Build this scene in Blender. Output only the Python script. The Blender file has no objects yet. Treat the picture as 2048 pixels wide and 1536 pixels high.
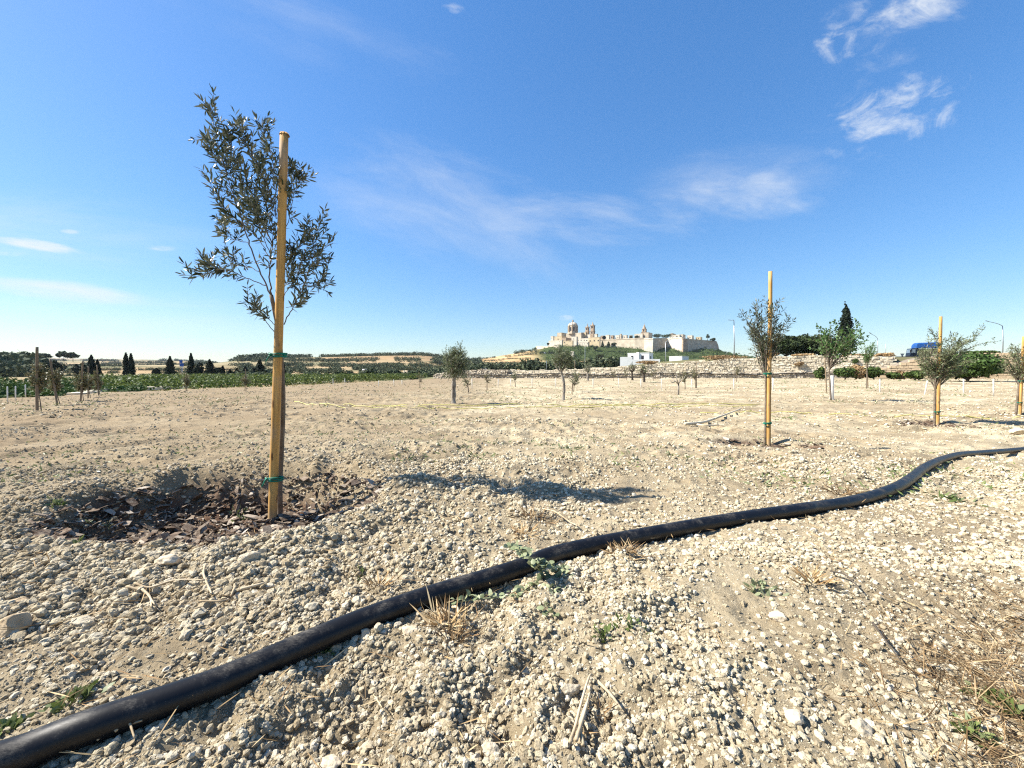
import bpy, math, random
import numpy as np
from mathutils import Vector, Matrix

random.seed(7)
RNG = np.random.default_rng(11)
SC = bpy.context.scene
COL = SC.collection
rad = math.radians

# ------------------------------------------------------------------ camera maths (photo pixels, 2048 x 1536)
F, CX, CY, EYE = 800.0, 1024.0, 768.0, 0.80
PITCH = math.atan((768 - 745) / F)
SUN_EL, SUN_AZ = rad(44), rad(-3)        # shadows run to the right and 14 deg away


def ray(px, py):
    u, v = (px - CX) / F, (CY - py) / F
    c, s = math.cos(PITCH), math.sin(PITCH)
    return (u, v * s + c, v * c - s)


def P(px, py, depth):
    d = ray(px, py)
    k = depth / d[1]
    return Vector((d[0] * k, depth, EYE + d[2] * k))


# ------------------------------------------------------------------ noise
def _hash(ix, iy, seed):
    h = (ix.astype(np.int64) * 374761393 + iy.astype(np.int64) * 668265263 + seed * 1442695041) & 0x7fffffff
    h = ((h ^ (h >> 13)) * 1274126177) & 0x7fffffff
    h = h ^ (h >> 16)
    return (h & 0xffffff) / float(0xffffff)


def vnoise(x, y, seed=0):
    x = np.asarray(x, float); y = np.asarray(y, float)
    ix, iy = np.floor(x), np.floor(y)
    fx, fy = x - ix, y - iy
    fx = fx * fx * (3 - 2 * fx); fy = fy * fy * (3 - 2 * fy)
    a = _hash(ix, iy, seed); b = _hash(ix + 1, iy, seed)
    c = _hash(ix, iy + 1, seed); d = _hash(ix + 1, iy + 1, seed)
    return (a + (b - a) * fx) * (1 - fy) + (c + (d - c) * fx) * fy


def sst(a, b, x):
    t = np.clip((np.asarray(x, float) - a) / (b - a), 0, 1)
    return t * t * (3 - 2 * t)


# ------------------------------------------------------------------ terrain heights
WA, WB = np.array([-21.0, 110.0]), np.array([79.0, 65.0])
WL = float(np.linalg.norm(WB - WA))
WE = (WB - WA) / WL                       # along the wall
WN = np.array([-WE[1], WE[0]]) * 1.0      # behind the wall
if WN[1] < 0: WN = -WN


def wall_s(px):
    t = (px - CX) / F
    return (110 * t + 21) / (100 + 45 * t) * WL


def wxy(s, off=0.0):
    return WA + WE * s + WN * off


def behind_wall(x, y):
    return (x - WA[0]) * WN[0] + (y - WA[1]) * WN[1]


def x_edge(y):
    return np.interp(y, [-40, 5, 20, 41, 93, 130], [-27, -26, -26, -31, -23, -20])


BASINS = []       # (x, y, rx, ry, depth, rim)


def Hs(x, y):
    x = np.asarray(x, float); y = np.asarray(y, float)
    r = np.hypot(x, y)
    h = -0.4 * sst(2.5, 11, r) + sst(12, 60, y) * np.clip(0.0066 * (x - 30) - 0.07, -0.5, 0.3)
    h = h - 0.005 * np.clip(-x - 8, 0, 40)
    # low ridge of thrown earth right of the pipe and swell in front of the first stake
    h = h + 0.07 * np.exp(-((x - 1.5) / 0.9) ** 2 - ((y - 1.55) / 0.42) ** 2)
    h = h + 0.015 * np.exp(-((x + 1.9) / 0.8) ** 2 - ((y - 1.62) / 0.18) ** 2)
    h = h + 0.025 * np.exp(-((x - 0.5) / 0.8) ** 2 - ((y - 3.4) / 0.35) ** 2)
    for bx, by, rx, ry, dp, rim in BASINS:
        q = np.sqrt(((x - bx) / rx) ** 2 + ((y - by) / ry) ** 2)
        side = np.clip(.30 + .9 * (y - by) / ry + .5 * np.clip(-(x - bx) / rx, 0, 1), .15, 1)      # earth is thrown to the far and left sides
        h = h - dp * (1 - sst(0.55, 1.02, q)) + rim * side * np.exp(-((q - 1.12) / 0.20) ** 2)
    return h


def ground(px, py):
    d = ray(px, py)
    t = 0.2
    for _ in range(6000):
        x, y, z = d[0] * t, d[1] * t, EYE + d[2] * t
        if z <= float(Hs(x, y)):
            break
        t *= 1.004
        if t > 200: break
    lo, hi = t / 1.004, t
    for _ in range(20):
        m = (lo + hi) / 2
        if EYE + d[2] * m <= float(Hs(d[0] * m, d[1] * m)): hi = m
        else: lo = m
    return Vector((d[0] * hi, d[1] * hi, float(Hs(d[0] * hi, d[1] * hi))))


# hill town: rounded block on the plateau
def hill(x, y):
    dx = np.where(x < 90, (90 - x) * 0.62, np.where(x > 430, x - 430, 0))
    dy = np.where(y < 890, 890 - y, np.where(y > 1150, y - 1150, 0))
    d = np.hypot(dx, dy)
    return 54 * np.exp(-d / 135.0)


def HF(x, y):
    """countryside height"""
    x = np.asarray(x, float); y = np.asarray(y, float)
    yy = np.maximum(y, 1.0)
    D = np.where(y > 0, yy, 1.0)
    t = np.where(y > 1, x / yy, np.sign(x) * 3)
    Dl = [0, 100, 150, 200, 400, 800, 1500, 3000, 4600, 5200, 9000]
    zl = np.interp(D, Dl, [-1.7, -1.7, -1.4, -0.6, 3.0, 13.5, 36, 95, 172, 168, 100])
    zl = np.where(D > 2500, zl * np.interp(t, [-1.6, -1.25, -0.72, -0.3], [1.02, 1.0, 0.74, 0.5]), zl)
    zm = np.interp(D, [0, 100, 160, 300, 500, 800, 1000, 1500, 3000, 9000], [-1.7, -1.6, -1.2, 0.6, 7, 22, 22, 12, 10, 10])
    zr = np.interp(D, [0, 60, 100, 200, 400, 600, 1500, 9000], [1.5, 1.5, 1.0, 1.6, 3.0, 5.0, 6, 6])
    zrr = np.interp(D, [0, 60, 200, 600, 9000], [3.4, 3.4, 4.6, 6, 6])
    wm = sst(-0.82, -0.6, t)
    z = zl * (1 - wm) + zm * wm
    wr = sst(-0.24, -0.1, t)
    z = z * (1 - wr) + zr * wr
    wrr = sst(0.1, 0.5, t)
    z = z * (1 - wrr) + zrr * wrr
    z = z + np.where(y > 0, hill(x, y), 0)
    und = (vnoise(x / 90, y / 90, 3) - 0.5) * 4 + (vnoise(x / 420, y / 420, 4) - 0.5) * 14
    z = z + und * sst(250, 900, D)
    # terraces on the open flank of the hill
    st = sst(250, 420, D) * (1 - sst(760, 840, D)) * sst(-0.3, -0.15, t) * (1 - sst(0.45, 0.6, t))
    zt = np.floor(z / 4.5) * 4.5 + 4.5 * sst(0.75, 1.0, (z / 4.5) % 1.0)
    z = z * (1 - st) + zt * st
    # sunk under the field
    inside = sst(0.5, 3.5, x - x_edge(y)) * sst(3.0, 6.0, -behind_wall(x, y) + 8)
    return z * (1 - inside) + (-4.0) * inside


# ------------------------------------------------------------------ object helpers
def tag(o, label=None, cat=None, group=None, kind=None):
    if label: o['label'] = label
    if cat: o['category'] = cat
    if group: o['group'] = group
    if kind: o['kind'] = kind
    elif cat: o['kind'] = 'thing'
    return o


def empty(name, loc, label=None, cat=None, group=None, rz=0.0):
    o = bpy.data.objects.new(name, None)
    o.empty_display_size = 0.2
    COL.objects.link(o)
    o.location = loc
    o.rotation_euler = (0, 0, rz)
    return tag(o, label, cat, group)


def put(name, me, mat=None, parent=None, loc=None):
    o = bpy.data.objects.new(name, me)
    COL.objects.link(o)
    if mat is not None and len(me.materials) == 0:
        me.materials.append(mat)
    if parent is not None:
        o.parent = parent
    if loc is not None:
        o.location = loc
    return o


def copy_tree(o, parent=None):
    c = o.copy()
    COL.objects.link(c)
    if parent is not None: c.parent = parent
    for ch in list(o.children):
        copy_tree(ch, c)
    return c


def np_mesh(name, verts, faces, smooth=False):
    """verts (n,3), faces (m,k) with one k"""
    verts = np.ascontiguousarray(verts, np.float32); faces = np.ascontiguousarray(faces, np.int32)
    me = bpy.data.meshes.new(name)
    n, (m, k) = len(verts), faces.shape
    me.vertices.add(n)
    me.vertices.foreach_set('co', verts.ravel())
    me.loops.add(m * k)
    me.loops.foreach_set('vertex_index', faces.ravel())
    me.polygons.add(m)
    me.polygons.foreach_set('loop_start', np.arange(0, m * k, k, dtype=np.int32))
    try:
        me.polygons.foreach_set('loop_total', np.full(m, k, np.int32))
    except Exception:
        pass
    me.polygons.foreach_set('use_smooth', np.full(m, smooth, bool))
    me.update(calc_edges=True)
    return me


class MB:
    """collects boxes, tubes, lathes"""
    def __init__(s):
        s.v, s.f = [], []

    def add(s, vs, fs):
        b = len(s.v)
        s.v += [tuple(v) for v in vs]
        s.f += [tuple(i + b for i in f) for f in fs]

    def box(s, x0, x1, y0, y1, z0, z1, jit=0.0):
        vs = [(x, y, z) for z in (z0, z1) for y in (y0, y1) for x in (x0, x1)]
        if jit:
            vs = [tuple(c + random.uniform(-jit, jit) for c in v) for v in vs]
        s.add(vs, [(0, 2, 3, 1), (4, 5, 7, 6), (0, 1, 5, 4), (2, 6, 7, 3), (0, 4, 6, 2), (1, 3, 7, 5)])

    def prism(s, poly, z0, z1, top=None):
        """poly: list of xy; top: optional list of xy for the upper face"""
        n = len(poly); top = top or poly
        zt = z1 if hasattr(z1, '__len__') else [z1] * n
        zb = z0 if hasattr(z0, '__len__') else [z0] * n
        vs = [(p[0], p[1], zb[i]) for i, p in enumerate(poly)] + [(p[0], p[1], zt[i]) for i, p in enumerate(top)]
        fs = [tuple(range(n - 1, -1, -1)), tuple(range(n, 2 * n))]
        fs += [(i, (i + 1) % n, n + (i + 1) % n, n + i) for i in range(n)]
        s.add(vs, fs)

    def tube(s, path, radii, n=8, cap=True):
        path = [Vector(p) for p in path]
        m = len(path)
        if not hasattr(radii, '__len__'): radii = [radii] * m
        vs, fs = [], []
        up = None
        for i, p in enumerate(path):
            t = (path[min(i + 1, m - 1)] - path[max(i - 1, 0)])
            if t.length < 1e-9: t = Vector((0, 0, 1))
            t.normalize()
            if up is None:
                a = Vector((1, 0, 0)) if abs(t.x) < 0.8 else Vector((0, 1, 0))
                up = (a - t * a.dot(t)).normalized()
            else:
                up = (up - t * up.dot(t))
                if up.length < 1e-6: up = Vector((1, 0, 0))
                up.normalize()
            w = t.cross(up)
            for k in range(n):
                a = 2 * math.pi * k / n
                vs.append(p + (up * math.cos(a) + w * math.sin(a)) * radii[i])
        for i in range(m - 1):
            for k in range(n):
                a, b = i * n + k, i * n + (k + 1) % n
                fs.append((a, b, b + n, a + n))
        if cap:
            fs.append(tuple(range(n - 1, -1, -1)))
            fs.append(tuple(range((m - 1) * n, m * n)))
        s.add(vs, fs)

    def lathe(s, prof, c=(0, 0, 0), n=16):
        vs, fs = [], []
        for r, z in prof:
            for k in range(n):
                a = 2 * math.pi * (k + 0.5) / n
                vs.append((c[0] + r * math.cos(a), c[1] + r * math.sin(a), c[2] + z))
        m = len(prof)
        for i in range(m - 1):
            for k in range(n):
                a, b = i * n + k, i * n + (k + 1) % n
                fs.append((a, b, b + n, a + n))
        fs.append(tuple(range(n - 1, -1, -1))); fs.append(tuple(range((m - 1) * n, m * n)))
        s.add(vs, fs)

    def mesh(s, name, smooth=False):
        me = bpy.data.meshes.new(name)
        me.from_pydata(s.v, [], s.f)
        me.polygons.foreach_set('use_smooth', [smooth] * len(me.polygons))
        me.update()
        return me

    def build(s, name, mat, parent=None, smooth=False, loc=None):
        return put(name, s.mesh(name, smooth), mat, parent, loc)


# ------------------------------------------------------------------ materials
def new_mat(name):
    m = bpy.data.materials.new(name)
    m.use_nodes = True
    nt = m.node_tree
    b = nt.nodes['Principled BSDF']
    return m, nt, b


def ramp(nt, fac, stops):
    r = nt.nodes.new('ShaderNodeValToRGB')
    e = r.color_ramp.elements
    while len(e) < len(stops): e.new(0.5)
    for el, (p, c) in zip(e, stops):
        el.position = p; el.color = (*c, 1)
    nt.links.new(fac, r.inputs[0])
    return r.outputs[0]


def coords(nt, kind='Object', scale=(1, 1, 1)):
    tc = nt.nodes.new('ShaderNodeTexCoord')
    mp = nt.nodes.new('ShaderNodeMapping')
    mp.inputs['Scale'].default_value = scale
    nt.links.new(tc.outputs[kind], mp.inputs[0])
    return mp.outputs[0]


def world_pos(nt, scale=(1, 1, 1)):
    g = nt.nodes.new('ShaderNodeNewGeometry')
    mp = nt.nodes.new('ShaderNodeMapping')
    mp.inputs['Scale'].default_value = scale
    nt.links.new(g.outputs['Position'], mp.inputs[0])
    return mp.outputs[0]


def noise(nt, vec, scale, detail=4, rough=0.6, dist=0.0):
    n = nt.nodes.new('ShaderNodeTexNoise')
    n.inputs['Scale'].default_value = scale
    n.inputs['Detail'].default_value = detail
    n.inputs['Roughness'].default_value = rough
    n.inputs['Distortion'].default_value = dist
    if vec is not None: nt.links.new(vec, n.inputs['Vector'])
    return n.outputs['Fac']


def mixc(nt, fac, a, b, mode='MIX'):
    m = nt.nodes.new('ShaderNodeMix')
    m.data_type = 'RGBA'; m.blend_type = mode
    for sock, v in ((m.inputs[0], fac), (m.inputs[6], a), (m.inputs[7], b)):
        if hasattr(v, 'links') or hasattr(v, 'is_linked'): nt.links.new(v, sock)
        elif isinstance(v, (int, float)): sock.default_value = v
        else: sock.default_value = (*v, 1)
    return m.outputs[2]


def mathn(nt, op, a, b=0.0, c=None, clamp=False):
    m = nt.nodes.new('ShaderNodeMath'); m.operation = op; m.use_clamp = clamp
    for i, v in enumerate((a, b, c)):
        if v is None: continue
        if hasattr(v, 'is_linked'): nt.links.new(v, m.inputs[i])
        else: m.inputs[i].default_value = v
    return m.outputs[0]


def maprange(nt, v, a, b, c=0.0, d=1.0):
    m = nt.nodes.new('ShaderNodeMapRange')
    m.interpolation_type = 'SMOOTHSTEP'
    nt.links.new(v, m.inputs[0])
    for i, q in enumerate((a, b, c, d)): m.inputs[i + 1].default_value = q
    return m.outputs[0]


def bump(nt, b, height, strength=0.4, dist=0.02):
    n = nt.nodes.new('ShaderNodeBump')
    n.inputs['Strength'].default_value = strength
    n.inputs['Distance'].default_value = dist
    nt.links.new(height, n.inputs['Height'])
    nt.links.new(n.outputs[0], b.inputs['Normal'])


def simple(name, stops, scale=4.0, rough=0.8, bstr=0.0, bdist=0.01, vscale=(1, 1, 1), detail=5, island=0.0, spec=0.3, metal=0.0, kind='Object'):
    """procedural colour from noise; island: how much each loose piece differs"""
    m, nt, b = new_mat(name)
    v = coords(nt, kind, vscale)
    n = noise(nt, v, scale, detail)
    fac = maprange(nt, n, 0.3, 0.7)
    if island:
        g = nt.nodes.new('ShaderNodeNewGeometry')
        fac = mathn(nt, 'ADD', mathn(nt, 'MULTIPLY', fac, 1 - island), mathn(nt, 'MULTIPLY', g.outputs['Random Per Island'], island))
    k = len(stops)
    c = ramp(nt, fac, [(i / max(k - 1, 1), s) for i, s in enumerate(stops)])
    nt.links.new(c, b.inputs['Base Color'])
    b.inputs['Roughness'].default_value = rough
    b.inputs['Specular IOR Level'].default_value = spec
    b.inputs['Metallic'].default_value = metal
    if bstr: bump(nt, b, noise(nt, v, scale * 3, 6), bstr, bdist)
    return m


def leaf_mat(name, stops, back=None, trans=0.15, rough=0.5, spec=0.35):
    """per-leaf colour; olive leaves have a paler underside"""
    m, nt, b = new_mat(name)
    g = nt.nodes.new('ShaderNodeNewGeometry')
    k = len(stops)
    c = ramp(nt, g.outputs['Random Per Island'], [(i / max(k - 1, 1), s) for i, s in enumerate(stops)])
    if back is not None:
        c = mixc(nt, g.outputs['Backfacing'], c, back)
    nt.links.new(c, b.inputs['Base Color'])
    b.inputs['Roughness'].default_value = rough
    b.inputs['Specular IOR Level'].default_value = spec
    if trans:
        t = nt.nodes.new('ShaderNodeBsdfTranslucent')
        nt.links.new(c, t.inputs['Color'])
        mx = nt.nodes.new('ShaderNodeMixShader'); mx.inputs[0].default_value = trans
        out = nt.nodes['Material Output']
        nt.links.new(b.outputs[0], mx.inputs[1]); nt.links.new(t.outputs[0], mx.inputs[2])
        nt.links.new(mx.outputs[0], out.inputs[0])
    return m


M = {}
M['stake'] = None
M['stake_top'] = simple('stake_weathered', [(.20, .13, .09), (.40, .27, .17)], 6.0, .85, .4, .004, (6, 6, 1))
M['stake_grey'] = simple('stake_greyed', [(.14, .105, .07), (.27, .195, .12)], 3.0, .8, .4, .004, (6, 6, .8))
M['bark'] = simple('young_bark', [(.10, .075, .05), (.20, .16, .12)], 14.0, .9, .5, .004)
M['old_bark'] = simple('old_olive_bark', [(.12, .10, .08), (.40, .36, .30)], 5.0, .95, .8, .03, (1, 1, .45))
M['dark_bark'] = simple('dark_bark', [(.05, .04, .03), (.11, .09, .07)], 5.0, .95, .5, .02)
M['tie'] = simple('green_tie', [(.0, .10, .06), (.005, .20, .12)], 20, .45)
M['olive'] = leaf_mat('olive_leaf', [(.018, .026, .010), (.032, .044, .019), (.056, .072, .034), (.12, .135, .075)], (.14, .15, .10), .15, .45, .25)
M['olive2'] = leaf_mat('olive_leaf_far', [(.045, .062, .024), (.085, .11, .042), (.16, .185, .08)], (.16, .18, .10), .18)
M['olive_dry'] = leaf_mat('olive_leaf_brownish', [(.06, .075, .03), (.13, .145, .06), (.24, .23, .11)], (.22, .19, .11), .15)
M['green'] = leaf_mat('bright_leaf', [(.045, .085, .022), (.07, .14, .035), (.11, .19, .06)], None, .25)
M['cypress'] = leaf_mat('cypress_leaf', [(.010, .016, .012), (.020, .030, .018), (.03, .042, .024)], None, .03, .8, .1)
M['dkgreen'] = leaf_mat('evergreen_leaf', [(.020, .030, .012), (.035, .052, .018), (.06, .08, .03)], None, .08, .7, .15)
M['scrub'] = leaf_mat('scrub_leaf', [(.03, .048, .02), (.055, .09, .025), (.11, .15, .04)], None, .08, .8, .1)
M['wood'] = leaf_mat('far_tree_leaf', [(.035, .050, .030), (.065, .085, .045), (.13, .14, .08)], None, .05, .8, .1)
M['vine'] = leaf_mat('vine_leaf', [(.03, .05, .014), (.07, .105, .023), (.17, .21, .055)], None, .25, .6, .2)
M['weed'] = leaf_mat('weed_leaf', [(.07, .105, .025), (.125, .165, .045), (.20, .235, .08)], (.17, .2, .09), .2)
M['weed_grey'] = leaf_mat('grey_weed_leaf', [(.13, .155, .075), (.20, .23, .115), (.28, .30, .17)], (.26, .28, .16), .15)
M['straw'] = leaf_mat('dry_straw', [(.22, .13, .06), (.40, .27, .13), (.55, .43, .25)], None, .1, .8, .2)
M['rust_straw'] = leaf_mat('rusty_straw', [(.11, .065, .032), (.21, .135, .065), (.40, .30, .17)], None, .1, .8, .2)
M['stick'] = simple('dry_stick', [(.25, .18, .10), (.52, .42, .28)], 9, .9, .4, .004)


def stake_wood():
    m, nt, b = new_mat('stake_wood')
    v = coords(nt, 'Object', (9, 9, .45))
    c = ramp(nt, noise(nt, v, 4, 7, .65), [(.25, (.25, .125, .04)), (.45, (.44, .24, .07)), (.6, (.58, .34, .105)), (.8, (.46, .27, .09))])
    fine = noise(nt, coords(nt, 'Object', (40, 40, 1.4)), 3, 4, .6)
    c = mixc(nt, mathn(nt, 'MULTIPLY', maprange(nt, fine, .55, .72), .55), c, (.20, .105, .04))       # grain and drying cracks
    vo = nt.nodes.new('ShaderNodeTexVoronoi'); vo.inputs['Scale'].default_value = 3.2
    nt.links.new(coords(nt, 'Object', (6, 6, 1.5)), vo.inputs['Vector'])
    c = mixc(nt, maprange(nt, vo.outputs['Distance'], .20, .08), c, (.14, .065, .022))               # knots
    blot = noise(nt, coords(nt, 'Object', (2, 2, 1.6)), 2.2, 5, .6)
    c = mixc(nt, mathn(nt, 'MULTIPLY', maprange(nt, blot, .47, .70), .6), c, (.30, .25, .19))         # greyed patches
    sx = nt.nodes.new('ShaderNodeSeparateXYZ'); nt.links.new(coords(nt, 'Object'), sx.inputs[0])
    soil = maprange(nt, mathn(nt, 'ADD', sx.outputs[2], mathn(nt, 'MULTIPLY', mathn(nt, 'SUBTRACT', blot, .5), .25)), .16, .01)
    c = mixc(nt, mathn(nt, 'MULTIPLY', soil, .6), c, (.33, .27, .18))                                  # soil splashed on the foot
    nt.links.new(c, b.inputs['Base Color']); b.inputs['Roughness'].default_value = .8; b.inputs['Specular IOR Level'].default_value = .2
    bump(nt, b, fine, .6, .003)
    return m


M['stake'] = stake_wood()
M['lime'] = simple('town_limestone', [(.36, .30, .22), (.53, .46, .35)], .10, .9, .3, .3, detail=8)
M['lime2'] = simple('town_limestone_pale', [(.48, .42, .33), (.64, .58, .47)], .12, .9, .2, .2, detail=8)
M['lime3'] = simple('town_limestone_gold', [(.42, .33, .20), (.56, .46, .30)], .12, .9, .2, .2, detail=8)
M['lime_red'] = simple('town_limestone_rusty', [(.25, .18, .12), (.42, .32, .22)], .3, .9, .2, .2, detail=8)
M['dark'] = simple('dark_opening', [(.02, .02, .025), (.04, .04, .045)], 2, .4)
M['white'] = simple('white_render', [(.72, .71, .68), (.82, .81, .78)], .5, .85, .1, .02)
M['post'] = simple('white_post', [(.66, .64, .58), (.80, .78, .72)], 5, .6)
M['metal'] = simple('galvanised', [(.34, .35, .36), (.46, .47, .48)], 4, .45, metal=.6)
M['wallstone'] = simple('wall_stone', [(.37, .31, .215), (.56, .485, .355), (.67, .60, .46)], 1.2, .95, .7, .05, island=.6)
M['wallstone_grey'] = simple('rubble_stone', [(.22, .18, .13), (.42, .36, .27), (.56, .49, .38)], 1.2, .95, .8, .06, island=.7)
M['wallcore'] = simple('wall_core', [(.16, .13, .10), (.28, .23, .17)], 2, 1.0, .5, .05)
M['ashlar'] = simple('ramp_ashlar', [(.40, .30, .19), (.54, .42, .27)], 1.0, .95, .4, .03, island=.6)
M['blue'] = simple('blue_tarpaulin', [(.012, .06, .22), (.02, .10, .34)], 1.0, .55)
M['navy'] = simple('dark_blue_paint', [(.004, .008, .02), (.007, .014, .032)], 2.0, .3)
M['glass'] = simple('vehicle_glass', [(.10, .13, .16), (.16, .20, .24)], 1.0, .08, spec=.6)
M['rubber'] = simple('rubber', [(.012, .012, .012), (.025, .025, .025)], 8, .8)
M['signblue'] = simple('sign_blue', [(.01, .06, .26), (.012, .08, .32)], 2, .4)
M['signgrey'] = simple('sign_back_grey', [(.22, .23, .24), (.30, .31, .32)], 3, .5, metal=.3)
M['yellow'] = simple('yellow_drip_line', [(.50, .44, .12), (.66, .60, .22)], 6, .5)
M['soilclod'] = None
# ------------------------------------------------------------------ soil
BASINS += [(-1.78, 2.46, 1.02, 0.72, 0.24, 0.09), (3.12, 5.0, 0.75, 0.55, 0.07, 0.05)]
_b3 = [ground(1873, 852), ground(2038, 834)]
BASINS += [(p.x, p.y, 0.8, 0.6, 0.06, 0.04) for p in _b3]


def soil_mask(x, y):
    """0 = pale limestone soil, 1 = dark bark litter"""
    m = np.zeros_like(np.asarray(x, float))
    for bx, by, rx, ry, dp, rim in BASINS:
        q = np.sqrt(((x - bx) / rx) ** 2 + ((y - by) / ry) ** 2)
        q = q + (vnoise(x * 5, y * 5, 40) - 0.5) * 0.5
        m = np.maximum(m, 1 - sst(0.62, 0.95, q))
    return m


def relief(x, y):
    """clods of the ploughed soil, octaves fade where the sheet is too coarse for them"""
    r = np.hypot(x, y + 0.3)
    cell = 0.0068 * r + 0.001
    h = np.zeros_like(r)
    wob = vnoise(x * 1.7, y * 1.7, 21)
    smooth_zone = sst(0.42, 0.62, vnoise(x * 0.9 + 7, y * 0.9, 22))   # trodden patches
    amp_l = 0.55 + 0.75 * (1 - smooth_zone)
    for lam, amp, seed in ((1.6, .06, 1), (.7, .05, 2), (.33, .045, 3), (.16, .034, 4), (.085, .023, 5), (.045, .015, 6), (.024, .009, 7), (.013, .005, 8)):
        fade = (1 - sst(lam / 3.2, lam / 1.5, cell)) * (1 + np.clip((r - 4) / 8, 0, 2.4) * (lam < .4))
        n = vnoise(x / lam + 0.37 * wob, y / lam + 13.1 * seed, seed)
        if lam < 0.5:
            n = 1 - np.abs(2 * n - 1) ** 1.3           # rounded lumps
            n = n - 0.60
        else:
            n = n - 0.5
        h += amp * n * fade * (amp_l if lam < .6 else 1)
    near = sst(14, 40, r)
    h = h + sst(6, 16, r) * 0.06 * (vnoise(x / 1.1, y / .8, 31) - .5) * (1 - sst(.25, .5, cell)) + sst(15, 40, r) * .14 * (vnoise(x / 3.1, y / 2.1, 32) - .5)
    yp = np.interp(x, PIPE_X, PIPE_Y)
    near_pipe = 1 - sst(.04, .2, np.abs(y - yp) * .75)
    return h * (1 - .6 * near_pipe) - .004 * near_pipe


def soil_nodes(nt, b, clod=False):
    v = world_pos(nt)
    big = noise(nt, v, 0.55, 4, .6)
    mid = noise(nt, v, 4.5, 5, .65)
    fine = noise(nt, v, 46, 5, .7)
    c = ramp(nt, maprange(nt, big, .3, .7), [(0, (.28, .222, .138)), (.5, (.39, .324, .21)), (1, (.50, .43, .295))])
    wide = noise(nt, world_pos(nt, (.28, 1.25, 1)), 1.1, 7, .72)
    c = mixc(nt, mathn(nt, 'MULTIPLY', maprange(nt, wide, .5, .64), .72), c, (.27, .205, .125))
    pale = noise(nt, world_pos(nt, (.22, .8, 1)), 1.7, 7, .7)
    c = mixc(nt, mathn(nt, 'MULTIPLY', maprange(nt, pale, .5, .66), .6), c, (.60, .535, .37))
    c = mixc(nt, mathn(nt, 'MULTIPLY', maprange(nt, mid, .42, .72), .7), c, (.23, .18, .11))
    c = mixc(nt, mathn(nt, 'MULTIPLY', maprange(nt, fine, .5, .72), .5), c, (.68, .62, .47))
    # the soil is browner and darker towards the left of the field
    px_ = nt.nodes.new('ShaderNodeSeparateXYZ'); nt.links.new(v, px_.inputs[0])
    edge = mathn(nt, 'ADD', px_.outputs[0], mathn(nt, 'MULTIPLY', mathn(nt, 'SUBTRACT', big, .5), 3.5))
    left_brown = mathn(nt, 'MULTIPLY', maprange(nt, edge, .3, -2.6), .45)
    if clod:
        g = nt.nodes.new('ShaderNodeNewGeometry')
        ri = g.outputs['Random Per Island']
        c2 = ramp(nt, ri, [(0, (.26, .205, .13)), (.35, (.46, .39, .265)), (.8, (.64, .57, .425)), (1, (.76, .69, .55))])
        c = mixc(nt, .65, c, c2)
        c = mixc(nt, left_brown, c, (.27, .205, .125))
    else:
        at = nt.nodes.new('ShaderNodeAttribute'); at.attribute_name = 'litter'
        lit = ramp(nt, fine, [(.3, (.07, .042, .028)), (.7, (.17, .105, .07))])
        c = mixc(nt, left_brown, c, (.20, .148, .09))
        at2 = nt.nodes.new('ShaderNodeAttribute'); at2.attribute_name = 'brown'
        c = mixc(nt, mathn(nt, 'MULTIPLY', at2.outputs['Fac'], .7), c, (.225, .168, .105))
        c = mixc(nt, at.outputs['Fac'], c, lit)
    nt.links.new(c, b.inputs['Base Color'])
    b.inputs['Roughness'].default_value = 1.0
    b.inputs['Specular IOR Level'].default_value = 0.05
    if clod: bump(nt, b, noise(nt, v, 70, 6, .72), .9, .010)
    else: bump(nt, b, noise(nt, v, 5, 10, .74), 1.0, .050)


m, nt, b = new_mat('limestone_soil'); soil_nodes(nt, b); M['soil'] = m
m, nt, b = new_mat('soil_clods'); soil_nodes(nt, b, True); M['soilclod'] = m


def field_z(x, y, fine=True):
    z = Hs(x, y) + (relief(x, y) if fine else 0)
    z = z - 4.0 * sst(0.0, 1.2, x_edge(y) - x) - 4.0 * sst(2.6, 4.5, behind_wall(x, y))
    return z


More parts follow.
